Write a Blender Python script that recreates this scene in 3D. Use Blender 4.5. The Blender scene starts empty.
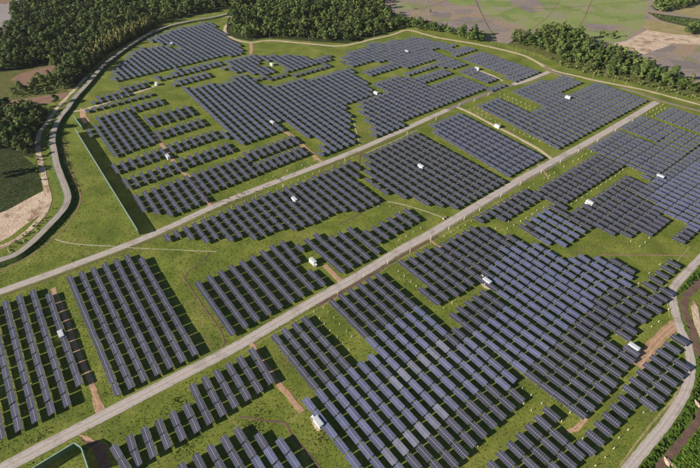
import bpy, bmesh, math, random
import numpy as np
from mathutils import Vector, Matrix

random.seed(7)
RNG = np.random.default_rng(7)
S = bpy.context.scene
COL = S.collection

# ------------------------------------------------------------------ camera
CAM_H = 210.0
F_PX, PITCH = 467.0, math.radians(40.5)
cam = bpy.data.cameras.new('camera')
cam.sensor_width = 36.0
cam.lens = F_PX / 700.0 * 36.0
cam.clip_start, cam.clip_end = 1.0, 8000.0
cam_ob = bpy.data.objects.new('camera', cam)
COL.objects.link(cam_ob)
cam_ob.location = (0, 0, CAM_H)
cam_ob.rotation_euler = (math.pi / 2 - PITCH, 0, 0)
S.camera = cam_ob

# ------------------------------------------------------------------ sky, sun, exposure
SUN_EL = math.radians(22.0)
SHADOW_AZ = math.radians(38.0 - 16.5)           # ground direction the shadows run in
sx, sy = -math.cos(SHADOW_AZ), -math.sin(SHADOW_AZ)
w = bpy.data.worlds.new("World")
S.world = w
w.use_nodes = True
nt = w.node_tree
nt.nodes.clear()
sky = nt.nodes.new('ShaderNodeTexSky')
sky.sky_type = 'NISHITA'
sky.sun_disc = False
sky.sun_elevation = SUN_EL
sky.sun_rotation = math.atan2(sx, sy)
sky.altitude = 1200
sky.air_density = 1.0
sky.dust_density = 0.4
bg = nt.nodes.new('ShaderNodeBackground')
bg.inputs[1].default_value = 0.05
wo = nt.nodes.new('ShaderNodeOutputWorld')
nt.links.new(sky.outputs[0], bg.inputs[0])
nt.links.new(bg.outputs[0], wo.inputs[0])
sun = bpy.data.lights.new('sun', 'SUN')
sun.energy = 5.0
sun.angle = math.radians(0.53)
sun.color = (1.0, 0.91, 0.77)
sun_ob = bpy.data.objects.new('sun', sun)
COL.objects.link(sun_ob)
d = Vector((sx * math.cos(SUN_EL), sy * math.cos(SUN_EL), math.sin(SUN_EL)))
sun_ob.rotation_euler = d.to_track_quat('Z', 'Y').to_euler()
sun_ob.location = (0, 0, 400)
S.view_settings.view_transform = 'Standard'
S.view_settings.look = 'None'
S.view_settings.exposure = 1.0
S.view_settings.gamma = 1.0
S.view_settings.use_curve_mapping = False

# ------------------------------------------------------------------ helpers
K = 2.1                                           # metres per survey unit
FA = math.radians(38.0)                           # bearing of the farm roads
CA, SA = math.cos(FA), math.sin(FA)

def at(x, y, z=0.0):
    """the point at height z seen at photo pixel x, y (surveying helper)"""
    cp, sp = math.cos(PITCH), math.sin(PITCH)
    rx, ry = x - 350.0, 234.0 - y
    d = (rx, F_PX * cp + ry * sp, -F_PX * sp + ry * cp)
    t = (z - CAM_H) / d[2]
    return Vector((d[0] * t, d[1] * t, z))

def farm(u, v, z=0.0):
    """farm survey grid (u along the roads, v along the table rows) to metres"""
    return Vector((K * (u * CA + v * SA), K * (u * SA - v * CA), z))

def tag(o, label=None, cat=None, group=None, kind=None):
    if label: o['label'] = label
    if cat: o['category'] = cat
    if group: o['group'] = group
    if kind: o['kind'] = kind
    return o

def link(name, me, parent=None, loc=None, rz=0.0):
    o = bpy.data.objects.new(name, me)
    COL.objects.link(o)
    if parent: o.parent = parent
    if loc is not None: o.location = loc
    if rz: o.rotation_euler = (0, 0, rz)
    return o

def mesh_np(name, V, F, mats, midx=None, attr=None, smooth=False, uv=None):
    """mesh from arrays; F is an (n,k) array of equal polygons"""
    me = bpy.data.meshes.new(name)
    V = np.asarray(V, np.float32); F = np.asarray(F, np.int32)
    n, k = F.shape
    me.vertices.add(len(V)); me.vertices.foreach_set('co', V.ravel())
    me.loops.add(n * k); me.loops.foreach_set('vertex_index', F.ravel())
    me.polygons.add(n)
    me.polygons.foreach_set('loop_start', np.arange(n, dtype=np.int32) * k)
    me.polygons.foreach_set('loop_total', np.full(n, k, np.int32))
    if midx is not None: me.polygons.foreach_set('material_index', np.asarray(midx, np.int32))
    me.polygons.foreach_set('use_smooth', np.full(n, smooth, bool))
    for m in mats: me.materials.append(m)
    if attr is not None:
        a = me.attributes.new('var', 'FLOAT', 'POINT'); a.data.foreach_set('value', np.asarray(attr, np.float32))
    if uv is not None:
        l = me.uv_layers.new(name='uv'); l.data.foreach_set('uv', np.asarray(uv, np.float32).ravel())
    me.update(calc_edges=True)
    return me

BOXF = np.array([(0, 3, 2, 1), (4, 5, 6, 7), (0, 1, 5, 4), (1, 2, 6, 5), (2, 3, 7, 6), (3, 0, 4, 7)])
class Geo:
    """collects boxes, prisms and tubes; build() links them as ONE mesh object"""
    def __init__(s): s.V = []; s.F = []; s.M = []
    def add(s, v, f, m=0):
        o = len(s.V); s.V += [tuple(p) for p in v]
        s.F += [tuple(i + o for i in q) for q in f]; s.M += [m] * len(f)
        return s
    def box(s, c, sz, m=0, rz=0.0, rx=0.0, ry=0.0):
        hx, hy, hz = sz[0] / 2, sz[1] / 2, sz[2] / 2
        R = Matrix.Rotation(rz, 3, 'Z') @ Matrix.Rotation(ry, 3, 'Y') @ Matrix.Rotation(rx, 3, 'X')
        p = [Vector(c) + R @ Vector(q) for q in ((-hx, -hy, -hz), (hx, -hy, -hz), (hx, hy, -hz), (-hx, hy, -hz),
                                                 (-hx, -hy, hz), (hx, -hy, hz), (hx, hy, hz), (-hx, hy, hz))]
        return s.add(p, BOXF.tolist(), m)
    def tube(s, pts, radii, n=8, m=0):
        rings = []
        pts = [Vector(p) for p in pts]
        for i, p in enumerate(pts):
            t = (pts[min(i + 1, len(pts) - 1)] - pts[max(i - 1, 0)]).normalized()
            a = t.orthogonal().normalized(); b = t.cross(a)
            rings.append([p + (a * math.cos(2 * math.pi * k / n) + b * math.sin(2 * math.pi * k / n)) * radii[i] for k in range(n)])
        v = [q for r in rings for q in r]; f = []
        for i in range(len(pts) - 1):
            for k in range(n):
                f.append((i * n + k, i * n + (k + 1) % n, (i + 1) * n + (k + 1) % n, (i + 1) * n + k))
        f.append(tuple(range(n - 1, -1, -1))); f.append(tuple((len(pts) - 1) * n + k for k in range(n)))
        return s.add(v, f, m)
    def mesh(s, name, mats, smooth=False):
        me = bpy.data.meshes.new(name)
        me.from_pydata(s.V, [], s.F)
        for m in mats: me.materials.append(m)
        me.polygons.foreach_set('material_index', s.M)
        me.polygons.foreach_set('use_smooth', [smooth] * len(s.F))
        me.update()
        return me
    def build(s, name, mats, parent=None, loc=None, rz=0.0, smooth=False):
        return link(name, s.mesh(name, mats, smooth), parent, loc, rz)

# ------------------------------------------------------------------ materials
def mat(name, rough=0.9, spec=0.3, metal=0.0):
    m = bpy.data.materials.new(name); m.use_nodes = True
    b = m.node_tree.nodes['Principled BSDF']
    b.inputs['Roughness'].default_value = rough
    b.inputs['Specular IOR Level'].default_value = spec
    b.inputs['Metallic'].default_value = metal
    return m, m.node_tree, b

def noise(t, scale, detail=4.0, rough=0.55, vec=None, dist=0.0):
    n = t.nodes.new('ShaderNodeTexNoise'); n.inputs['Scale'].default_value = scale
    n.inputs['Detail'].default_value = detail; n.inputs['Roughness'].default_value = rough
    n.inputs['Distortion'].default_value = dist
    if vec is not None: t.links.new(vec, n.inputs['Vector'])
    return n.outputs['Fac']

def ramp(t, fac, stops):
    r = t.nodes.new('ShaderNodeValToRGB'); e = r.color_ramp.elements
    while len(e) < len(stops): e.new(0.5)
    for q, (p, c) in zip(e, stops): q.position = p; q.color = (*c, 1)
    t.links.new(fac, r.inputs[0])
    return r.outputs[0]

def mix(t, fac, a, b, mode='MIX'):
    m = t.nodes.new('ShaderNodeMix'); m.data_type = 'RGBA'; m.blend_type = mode
    for sock, val in ((m.inputs[0], fac), (m.inputs[6], a), (m.inputs[7], b)):
        if isinstance(val, (int, float)): sock.default_value = val
        elif isinstance(val, tuple): sock.default_value = (*val, 1)
        else: t.links.new(val, sock)
    return m.outputs[2]

def math_n(t, op, a, b=0.0, clamp=False):
    m = t.nodes.new('ShaderNodeMath'); m.operation = op; m.use_clamp = clamp
    for i, val in enumerate((a, b)):
        if isinstance(val, (int, float)): m.inputs[i].default_value = val
        else: t.links.new(val, m.inputs[i])
    return m.outputs[0]

def pos(t):
    return t.nodes.new('ShaderNodeNewGeometry').outputs['Position']

def bump(t, b, h, strength, dist):
    n = t.nodes.new('ShaderNodeBump'); n.inputs['Strength'].default_value = strength
    n.inputs['Distance'].default_value = dist
    t.links.new(h, n.inputs['Height']); t.links.new(n.outputs[0], b.inputs['Normal'])

def smooth_range(t, x, lo, hi):
    m = t.nodes.new('ShaderNodeMapRange'); m.interpolation_type = 'SMOOTHSTEP'
    m.inputs[1].default_value = lo; m.inputs[2].default_value = hi
    t.links.new(x, m.inputs[0])
    return m.outputs[0]

def earth(name, stops, scale=0.25, fine=2.0, rough=0.95, bstr=0.6, bdist=0.25, tint=None, amount=0.5, tint_scale=0.03, worn=0.0):
    """mottled ground: broad patches, fine mottling and real relief in the bump"""
    m, t, b = mat(name, rough, 0.15)
    p = pos(t)
    c = ramp(t, noise(t, scale, 6, 0.65, p), stops)
    if tint is not None:
        f = smooth_range(t, noise(t, tint_scale, 5, 0.6, p, 0.6), 0.5, 0.66)
        c = mix(t, math_n(t, 'MULTIPLY', f, amount), c, tint)
    f2 = noise(t, fine, 4, 0.7, p)
    g = ramp(t, f2, [(0.25, (0.62, 0.62, 0.62)), (0.75, (1.3, 1.3, 1.3))])
    c = mix(t, 1.0, c, g, 'MULTIPLY')
    if worn:                                      # wheel marks, a rougher crown and grass creeping over the edges
        u = t.nodes.new('ShaderNodeUVMap'); u.uv_map = 'uv'
        sp = t.nodes.new('ShaderNodeSeparateXYZ'); t.links.new(u.outputs[0], sp.inputs[0])
        n1 = noise(t, 0.35, 5, 0.7, p)
        off = math_n(t, 'ABSOLUTE', math_n(t, 'SUBTRACT', sp.outputs[0], 0.5))
        wheel = smooth_range(t, math_n(t, 'ABSOLUTE', math_n(t, 'SUBTRACT', math_n(t, 'ADD', off, math_n(t, 'MULTIPLY', math_n(t, 'SUBTRACT', n1, 0.5), 0.06)), 0.17)), 0.10, 0.03)
        c = mix(t, math_n(t, 'MULTIPLY', wheel, worn * 0.55), c, tuple(min(1.0, x * 1.28) for x in stops[-1][1]))
        mid = smooth_range(t, off, 0.09, 0.02)
        c = mix(t, math_n(t, 'MULTIPLY', math_n(t, 'MULTIPLY', mid, smooth_range(t, n1, 0.46, 0.62)), worn * 0.6), c, (0.15, 0.14, 0.05))
        edge = smooth_range(t, math_n(t, 'ADD', off, math_n(t, 'MULTIPLY', math_n(t, 'SUBTRACT', n1, 0.5), 0.34)), 0.43, 0.49)
        c = mix(t, math_n(t, 'MULTIPLY', edge, 0.9), c, (0.13, 0.14, 0.035))
    t.links.new(c, b.inputs['Base Color'])
    bump(t, b, f2, bstr, bdist)
    return m

def grass_material():
    m, t, b = mat('meadow_grass', 0.95, 0.12)
    p = pos(t)
    c = ramp(t, noise(t, 0.05, 7, 0.62, p, 0.4), [(0.30, (0.080, 0.108, 0.018)), (0.46, (0.116, 0.144, 0.024)), (0.60, (0.160, 0.180, 0.034)), (0.78, (0.232, 0.226, 0.060))])
    f = smooth_range(t, noise(t, 0.021, 6, 0.7, p, 0.8), 0.53, 0.70)
    c = mix(t, math_n(t, 'MULTIPLY', f, 0.5), c, (0.165, 0.135, 0.060))
    f = smooth_range(t, noise(t, 0.034, 7, 0.72, p, 1.2), 0.55, 0.70)
    c = mix(t, math_n(t, 'MULTIPLY', f, 0.65), c, (0.235, 0.205, 0.075))
    f = smooth_range(t, noise(t, 0.085, 6, 0.7, p, 0.8), 0.64, 0.74)
    c = mix(t, math_n(t, 'MULTIPLY', f, 0.55), c, (0.175, 0.120, 0.070))
    f = smooth_range(t, noise(t, 0.13, 6, 0.75, p, 0.3), 0.58, 0.72)
    c = mix(t, math_n(t, 'MULTIPLY', f, 0.45), c, (0.058, 0.086, 0.014))
    f2 = noise(t, 0.7, 6, 0.75, p)
    g = ramp(t, f2, [(0.28, (0.66, 0.68, 0.62)), (0.52, (1.0, 1.0, 1.0)), (0.75, (1.35, 1.30, 1.25))])
    c = mix(t, 1.0, c, g, 'MULTIPLY')
    t.links.new(c, b.inputs['Base Color'])
    bump(t, b, noise(t, 0.6, 6, 0.75, p), 0.7, 0.4)
    return m

def patchwork(name, stops, size=26.0, soft=0.55, mode_scale=0.25):
    """small bunded plots, each a tone of its own, under broad mottling"""
    m, t, b = mat(name, 0.95, 0.15)
    p = pos(t)
    w_ = t.nodes.new('ShaderNodeTexNoise'); w_.inputs['Scale'].default_value = 0.012; t.links.new(p, w_.inputs['Vector'])
    va = t.nodes.new('ShaderNodeVectorMath'); va.operation = 'MULTIPLY_ADD'; va.inputs[1].default_value = (26, 26, 0)
    t.links.new(w_.outputs['Color'], va.inputs[0]); t.links.new(p, va.inputs[2])
    vo = t.nodes.new('ShaderNodeTexVoronoi'); vo.inputs['Scale'].default_value = 1.0 / size; vo.distance = 'CHEBYCHEV'
    t.links.new(va.outputs[0], vo.inputs['Vector'])
    sp = t.nodes.new('ShaderNodeSeparateColor'); t.links.new(vo.outputs['Color'], sp.inputs[0])
    f = math_n(t, 'ADD', math_n(t, 'MULTIPLY', sp.outputs[0], soft), math_n(t, 'MULTIPLY', noise(t, 0.016, 6, 0.65, p, 0.5), 1.0 - soft))
    c = ramp(t, f, stops)
    g = ramp(t, noise(t, mode_scale, 5, 0.7, p), [(0.25, (0.78, 0.78, 0.78)), (0.75, (1.2, 1.2, 1.2))])
    c = mix(t, 1.0, c, g, 'MULTIPLY')
    t.links.new(c, b.inputs['Base Color'])
    bump(t, b, noise(t, mode_scale, 5, 0.7, p), 0.6, 0.5)
    return m

def plain(name, col, rough=0.7, spec=0.3, metal=0.0, wear=0.12, scale=1.5):
    m, t, b = mat(name, rough, spec, metal)
    g = ramp(t, noise(t, scale, 5, 0.65, pos(t)), [(0.3, tuple(x * (1 - wear) for x in col)), (0.7, tuple(min(1, x * (1 + wear)) for x in col))])
    t.links.new(g, b.inputs['Base Color'])
    return m

def leaf(name, dark, mid, light, trans=0.12):
    """leaf colour varies from clump to clump and tree to tree"""
    m, t, b = mat(name, 0.65, 0.25)
    a = t.nodes.new('ShaderNodeAttribute'); a.attribute_name = 'var'
    oi = t.nodes.new('ShaderNodeObjectInfo')
    c = ramp(t, a.outputs['Fac'], [(0.0, dark), (0.5, mid), (1.0, light)])
    hs = t.nodes.new('ShaderNodeHueSaturation')
    t.links.new(c, hs.inputs['Color'])
    v = t.nodes.new('ShaderNodeMapRange'); v.inputs[3].default_value = 0.6; v.inputs[4].default_value = 1.45
    t.links.new(oi.outputs['Random'], v.inputs[0]); t.links.new(v.outputs[0], hs.inputs['Value'])
    t.links.new(hs.outputs[0], b.inputs['Base Color'])
    tr = t.nodes.new('ShaderNodeBsdfTranslucent'); t.links.new(hs.outputs[0], tr.inputs[0])
    ms = t.nodes.new('ShaderNodeMixShader'); ms.inputs[0].default_value = trans
    t.links.new(b.outputs[0], ms.inputs[1]); t.links.new(tr.outputs[0], ms.inputs[2])
    t.links.new(ms.outputs[0], t.nodes['Material Output'].inputs[0])
    return m

def glass_cells(name, col, line, rough=0.2, grid=False):
    """solar glass: dark cells with fine bus-bar lines; grid=True also draws the metal frames (far tables)"""
    m, t, b = mat(name, rough, 0.5)
    uvn = t.nodes.new('ShaderNodeUVMap'); uvn.uv_map = 'uv'
    sp = t.nodes.new('ShaderNodeSeparateXYZ'); t.links.new(uvn.outputs[0], sp.inputs[0])
    def lines(axis, n, wd):
        x = math_n(t, 'FRACT', math_n(t, 'MULTIPLY', axis, float(n)))
        x = math_n(t, 'ABSOLUTE', math_n(t, 'SUBTRACT', x, 0.5))
        return math_n(t, 'GREATER_THAN', x, 0.5 - wd)
    cell = math_n(t, 'MAXIMUM', lines(sp.outputs[0], 2 * 10, 0.035), lines(sp.outputs[1], 8 * 6, 0.035))
    fr = math_n(t, 'MAXIMUM', lines(sp.outputs[0], 4, 0.022), lines(sp.outputs[1], 8, 0.030))
    k = ramp(t, noise(t, 0.35, 2, 0.5, pos(t)), [(0.3, tuple(x * 0.82 for x in col)), (0.7, tuple(x * 1.18 for x in col))])
    c = mix(t, math_n(t, 'MULTIPLY', cell, 0.25), k, line)
    c = mix(t, math_n(t, 'MULTIPLY', fr, 0.6), c, (0.24, 0.235, 0.275))
    oi = t.nodes.new('ShaderNodeObjectInfo')
    vr = t.nodes.new('ShaderNodeMapRange'); vr.inputs[3].default_value = 0.80; vr.inputs[4].default_value = 1.25
    t.links.new(oi.outputs['Random'], vr.inputs[0])
    c = mix(t, 1.0, c, vr.outputs[0], 'MULTIPLY')
    t.links.new(c, b.inputs['Base Color'])
    return m

M = dict(
    grass=grass_material(),
    berm=earth('bank_grass', [(0.3, (0.030, 0.052, 0.010)), (0.55, (0.060, 0.090, 0.016)), (0.8, (0.105, 0.120, 0.030))], 0.3, 1.3, bstr=1.0, bdist=0.6),
    lush=earth('lush_grass', [(0.3, (0.050, 0.098, 0.012)), (0.55, (0.085, 0.145, 0.018)), (0.8, (0.130, 0.180, 0.035))], 0.25, 1.0, bstr=1.0, bdist=0.6),
    road=earth('pale_concrete_road', [(0.3, (0.335, 0.285, 0.262)), (0.55, (0.385, 0.335, 0.31)), (0.8, (0.43, 0.38, 0.35))], 0.35, 2.5, 0.9, 0.15, 0.05, tint=(0.24, 0.20, 0.175), amount=0.7, tint_scale=0.11, worn=0.45),
    oldroad=earth('grey_road', [(0.3, (0.255, 0.22, 0.205)), (0.55, (0.305, 0.265, 0.245)), (0.8, (0.35, 0.31, 0.285))], 0.35, 2.5, 0.9, 0.15, 0.05, tint=(0.19, 0.16, 0.145), amount=0.7, tint_scale=0.11, worn=0.45),
    gravel=earth('sandy_track', [(0.3, (0.36, 0.285, 0.21)), (0.55, (0.45, 0.36, 0.27)), (0.8, (0.52, 0.43, 0.33))], 0.4, 2.0, bstr=0.4, bdist=0.15, tint=(0.26, 0.23, 0.11), amount=0.5, tint_scale=0.16, worn=0.5),
    dirt=earth('red_dirt_track', [(0.3, (0.27, 0.165, 0.105)), (0.55, (0.38, 0.235, 0.150)), (0.8, (0.46, 0.31, 0.20))], 0.4, 1.8, bstr=0.5, bdist=0.2, tint=(0.20, 0.13, 0.07), amount=0.6, tint_scale=0.2, worn=0.5),
    sand=earth('bare_sand', [(0.3, (0.38, 0.28, 0.205)), (0.55, (0.52, 0.40, 0.305)), (0.8, (0.62, 0.50, 0.40))], 0.09, 0.7, bstr=0.8, bdist=0.6, tint=(0.24, 0.155, 0.10), amount=1.0, tint_scale=0.085),
    soil=earth('ploughed_soil', [(0.3, (0.16, 0.095, 0.07)), (0.55, (0.225, 0.135, 0.098)), (0.8, (0.275, 0.175, 0.125))], 0.15, 1.0, bstr=0.7, bdist=0.3, tint=(0.20, 0.16, 0.07), amount=0.5, tint_scale=0.05),
    mud=earth('wet_mud', [(0.3, (0.098, 0.062, 0.050)), (0.55, (0.145, 0.090, 0.070)), (0.8, (0.19, 0.13, 0.095))], 0.25, 1.4, rough=0.75, bstr=0.8, bdist=0.4),
    tarmac=earth('dark_earth_road', [(0.3, (0.155, 0.125, 0.112)), (0.6, (0.20, 0.165, 0.148)), (0.8, (0.24, 0.20, 0.18))], 0.3, 1.6, bstr=0.3, bdist=0.1, worn=0.45),
    crop=earth('dark_crop', [(0.3, (0.030, 0.048, 0.015)), (0.55, (0.052, 0.070, 0.022)), (0.8, (0.085, 0.080, 0.034))], 0.08, 1.2, bstr=1.0, bdist=0.6),
    straw=earth('dry_straw', [(0.3, (0.20, 0.175, 0.075)), (0.55, (0.27, 0.225, 0.105)), (0.8, (0.34, 0.27, 0.15))], 0.06, 0.5, bstr=0.6, bdist=0.5),
    fallow=patchwork('fallow_field', [(0.22, (0.165, 0.140, 0.135)), (0.38, (0.205, 0.170, 0.158)), (0.54, (0.235, 0.190, 0.165)), (0.66, (0.265, 0.190, 0.135)), (0.76, (0.180, 0.180, 0.095))]),
    paddy=patchwork('green_paddy', [(0.24, (0.145, 0.190, 0.055)), (0.42, (0.190, 0.225, 0.075)), (0.56, (0.210, 0.230, 0.095)), (0.68, (0.225, 0.205, 0.140)), (0.80, (0.160, 0.205, 0.060))]),
    scrub=earth('dry_scrub', [(0.3, (0.070, 0.080, 0.022)), (0.55, (0.115, 0.120, 0.036)), (0.8, (0.165, 0.150, 0.052))], 0.2, 0.7, bstr=1.0, bdist=0.9),
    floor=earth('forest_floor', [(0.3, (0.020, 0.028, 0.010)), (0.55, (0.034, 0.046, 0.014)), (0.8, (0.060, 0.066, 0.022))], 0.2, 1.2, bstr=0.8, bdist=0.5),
    concrete=plain('drain_concrete', (0.30, 0.27, 0.19), 0.95, 0.1, wear=0.3, scale=0.5),
    post=plain('white_concrete', (0.52, 0.50, 0.41), 0.85, 0.2),
    cabin=plain('white_cabin_paint', (0.68, 0.68, 0.67), 0.5, 0.4, wear=0.05),
    cabinroof=plain('cabin_roof_sheet', (0.46, 0.49, 0.53), 0.5, 0.4, wear=0.07),
    louvre=plain('grey_louvre', (0.34, 0.35, 0.36), 0.6),
    steel=plain('galvanised_steel', (0.30, 0.30, 0.31), 0.75, 0.3, 0.0, wear=0.08),
    silver=plain('module_frame', (0.21, 0.208, 0.24), 0.75, 0.2, 0.0, wear=0.05),
    strip=plain('bright_clamp_strip', (0.36, 0.35, 0.395), 0.7, 0.2, wear=0.05),
    netting=plain('green_netting', (0.022, 0.085, 0.075), 0.8, 0.2, wear=0.3, scale=0.8),
    rail=plain('pale_top_rail', (0.26, 0.40, 0.34), 0.8, 0.2),
    bark=plain('bark', (0.16, 0.125, 0.09), 0.95, 0.1, wear=0.3, scale=3.0),
    leaf=leaf('broad_leaves', (0.022, 0.044, 0.011), (0.060, 0.098, 0.021), (0.138, 0.178, 0.042)),
    pale=leaf('pale_leaves', (0.042, 0.072, 0.016), (0.102, 0.144, 0.034), (0.190, 0.220, 0.066)),
    olive=leaf('olive_leaves', (0.048, 0.060, 0.016), (0.105, 0.120, 0.034), (0.180, 0.185, 0.066)),
    bamboo=leaf('bamboo_leaves', (0.16, 0.175, 0.045), (0.30, 0.305, 0.09), (0.44, 0.42, 0.15)),
    cropleaf=leaf('crop_leaves', (0.030, 0.052, 0.014), (0.058, 0.084, 0.024), (0.100, 0.118, 0.040)),
    ditchleaf=leaf('ditch_leaves', (0.016, 0.030, 0.008), (0.034, 0.054, 0.012), (0.066, 0.086, 0.022)),
    tuft=leaf('grass_tufts', (0.086, 0.112, 0.018), (0.126, 0.152, 0.026), (0.185, 0.198, 0.048), 0.35),
    reed=leaf('reeds', (0.040, 0.085, 0.010), (0.085, 0.150, 0.018), (0.150, 0.210, 0.040), 0.35),
)
_t = M['netting'].node_tree
_tr = _t.nodes.new('ShaderNodeBsdfTransparent'); _ms = _t.nodes.new('ShaderNodeMixShader'); _ms.inputs[0].default_value = 0.10
_t.links.new(_t.nodes['Principled BSDF'].outputs[0], _ms.inputs[1]); _t.links.new(_tr.outputs[0], _ms.inputs[2])
_t.links.new(_ms.outputs[0], _t.nodes['Material Output'].inputs[0])
CELLS = dict(
    g=glass_cells('dark_solar_glass', (0.033, 0.034, 0.056), (0.14, 0.138, 0.17)),
    b=glass_cells('blue_solar_glass', (0.058, 0.068, 0.132), (0.18, 0.195, 0.29)),
    n=glass_cells('sky_sheen_solar_glass', (0.044, 0.050, 0.088), (0.16, 0.165, 0.22)),  # dark glass with the grazing sky sheen put into its colour
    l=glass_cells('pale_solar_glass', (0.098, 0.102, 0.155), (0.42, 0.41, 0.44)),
)
# ------------------------------------------------------------------ the setting: ground, fields, water
def sheet(name, poly, z, material, kind='structure', px=True):
    bm = bmesh.new()
    vs = [bm.verts.new((at(*p) if px else Vector(p)).to_2d().to_3d() + Vector((0, 0, z))) for p in poly]
    f = bm.faces.new(vs)
    if f.normal.z < 0: f.normal_flip()
    bmesh.ops.triangulate(bm, faces=[f])
    ul = bm.loops.layers.uv.new('uv')
    for fc in bm.faces:
        for lp in fc.loops: lp[ul].uv = (0.30, 0)
    me = bpy.data.meshes.new(name); bm.to_mesh(me); bm.free(); me.materials.append(material)
    return tag(link(name, me), kind=kind)

def smooth_line(pts, n=5):
    """Catmull-Rom through surveyed points"""
    P = [Vector(p) for p in pts]; out = []
    for i in range(len(P) - 1):
        a, b, c, e = P[max(i - 1, 0)], P[i], P[i + 1], P[min(i + 2, len(P) - 1)]
        for k in range(n):
            t = k / n
            out.append(0.5 * ((2 * b) + (c - a) * t + (2 * a - 5 * b + 4 * c - e) * t * t + (3 * b - a - 3 * c + e) * t ** 3))
    out.append(P[-1])
    return out

LINES = []                                        # (centre line, half width) of every road, kept free of plants
def ribbon(name, pts, width, material, z=0.1, skirt=None, skirt_mat=None, wob=0.0, edge=0.12, keep=0.0, px=True):
    """a road or track along surveyed points; its edges drop to the ground, or to a bank of width skirt"""
    C = smooth_line([at(p[0], p[1], (p[2] if len(p) > 2 else z)) if px else p for p in pts])
    LINES.append(([c.copy() for c in C], width / 2 + (skirt or 0) + keep))
    g_top, g_bank = Geo(), Geo()
    n = len(C); rows = []
    for i, c in enumerate(C):
        t = (C[min(i + 1, n - 1)] - C[max(i - 1, 0)]); t.z = 0; t.normalize()
        s_ = Vector((t.y, -t.x, 0))
        h = width / 2
        hl, hr = h + random.uniform(-wob, wob), h + random.uniform(-wob, wob)
        low = max(0.0, c.z - 0.004)
        if skirt:
            rows.append([c - s_ * (hl + skirt), c - s_ * hl, c, c + s_ * hr, c + s_ * (hr + skirt)])
            rows[-1][0].z = -0.05; rows[-1][4].z = -0.05; rows[-1][2].z += 0.05
        else:
            rows.append([c - s_ * (hl + edge), c - s_ * hl, c, c + s_ * hr, c + s_ * (hr + edge)])
            rows[-1][0].z = -0.02; rows[-1][4].z = -0.02; rows[-1][2].z += 0.03
    V = [q for r in rows for q in r]
    F = []; mi = []
    for i in range(n - 1):
        for k in range(4):
            F.append((i * 5 + k, i * 5 + k + 1, (i + 1) * 5 + k + 1, (i + 1) * 5 + k)); mi.append(1 if (skirt and k in (0, 3)) else 0)
    run = np.concatenate([[0], np.cumsum([(C[i + 1] - C[i]).length for i in range(n - 1)])])
    ac = [-0.2, 0.0, 0.5, 1.0, 1.2] if skirt else [0.0, 0.03, 0.5, 0.97, 1.0]
    UV = [(ac[j % 5], run[j // 5]) for f in F for j in f]
    me = mesh_np(name, V, F, [material, skirt_mat or material], mi, uv=UV)
    bm = bmesh.new(); bm.from_mesh(me); bmesh.ops.recalc_face_normals(bm, faces=bm.faces)
    if sum(f.normal.z for f in bm.faces) < 0: bmesh.ops.reverse_faces(bm, faces=bm.faces)
    bm.to_mesh(me); bm.free()
    return tag(link(name, me), kind='structure')

sheet('ground', [(-2600, -500, 0), (2600, -500, 0), (2600, 3600, 0), (-2600, 3600, 0)], 0.0, M['grass'], px=False)

# land outside the solar farm
sheet('fallow_land', [(383, -20), (386, 13), (417, 21), (440, 27), (473, 38), (508, 44), (518, 37), (538, 34), (574, 32), (590, 46), (650, 66), (672, 78), (700, 82), (760, 86), (760, -40), (383, -40)], 0.03, M['fallow'])
sheet('green_field', [(478, -10), (482, 12), (505, 22), (530, 30), (575, 32), (589, 38), (612, 43), (626, 39), (642, 27), (646, 12), (655, -12), (560, -30)], 0.06, M['paddy'])
sheet('green_field', [(392, 2), (402, 1), (414, 4), (412, 9), (398, 9)], 0.06, M['paddy'])
sheet('green_field', [(446, -6), (470, -8), (478, 4), (462, 6), (449, 3)], 0.06, M['paddy'])
sheet('fallow_strip', [(505, -8), (530, -6), (548, 8), (530, 13), (512, 5)], 0.09, M['fallow'])
sheet('fallow_strip', [(583, 23), (622, 25), (626, 31), (590, 31)], 0.09, M['fallow'])
sheet('bare_earth_bank', [(576, 37.5), (597, 43), (612, 43.5), (625, 41), (636, 36), (647, 30), (672, 34), (700, 36), (760, 41), (760, 54), (700, 45), (676, 43.5), (662, 48), (650, 52), (640, 56), (632, 52), (611, 51.5), (588, 45)], 0.12, M['sand'])
sheet('ploughed_field', [(638, 56), (650, 52), (662, 48), (676, 43.5), (700, 45), (760, 54), (760, 90), (700, 82), (682, 82), (664, 74), (650, 66)], 0.09, M['fallow'])
sheet('straw_field', [(645, 19.5), (664, 22), (690, 27), (702, 30), (760, 36), (760, 42), (700, 36.5), (672, 34), (647, 30), (642, 27)], 0.09, M['straw'])
sheet('dark_crop_field', [(647, 12), (668, 15), (700, 19), (760, 26), (760, 36), (702, 30), (680, 25), (660, 20)], 0.12, M['crop'])
sheet('straw_field', [(672, -8), (760, -8), (760, 24), (700, 18), (680, 14), (668, 6)], 0.09, M['straw'])
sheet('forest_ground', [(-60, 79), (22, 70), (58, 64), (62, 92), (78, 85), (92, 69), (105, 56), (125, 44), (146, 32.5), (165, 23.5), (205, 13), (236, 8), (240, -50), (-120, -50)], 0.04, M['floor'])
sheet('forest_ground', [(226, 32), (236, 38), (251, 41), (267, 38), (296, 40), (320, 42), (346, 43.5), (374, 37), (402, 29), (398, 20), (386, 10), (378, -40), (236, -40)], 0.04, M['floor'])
sheet('forest_ground', [(506, 44), (540, 54), (563, 65), (586, 73), (615, 79), (641, 85), (668, 92), (700, 97), (760, 104), (760, 84), (686, 84), (660, 76), (640, 62), (600, 46), (574, 33), (540, 34)], 0.05, M['scrub'])
sheet('forest_ground', [(-60, 109), (20, 105.5), (48, 110), (46, 122), (38, 136), (35, 152), (33, 158), (20, 155), (0, 154), (-60, 156)], 0.04, M['floor'])
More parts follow.
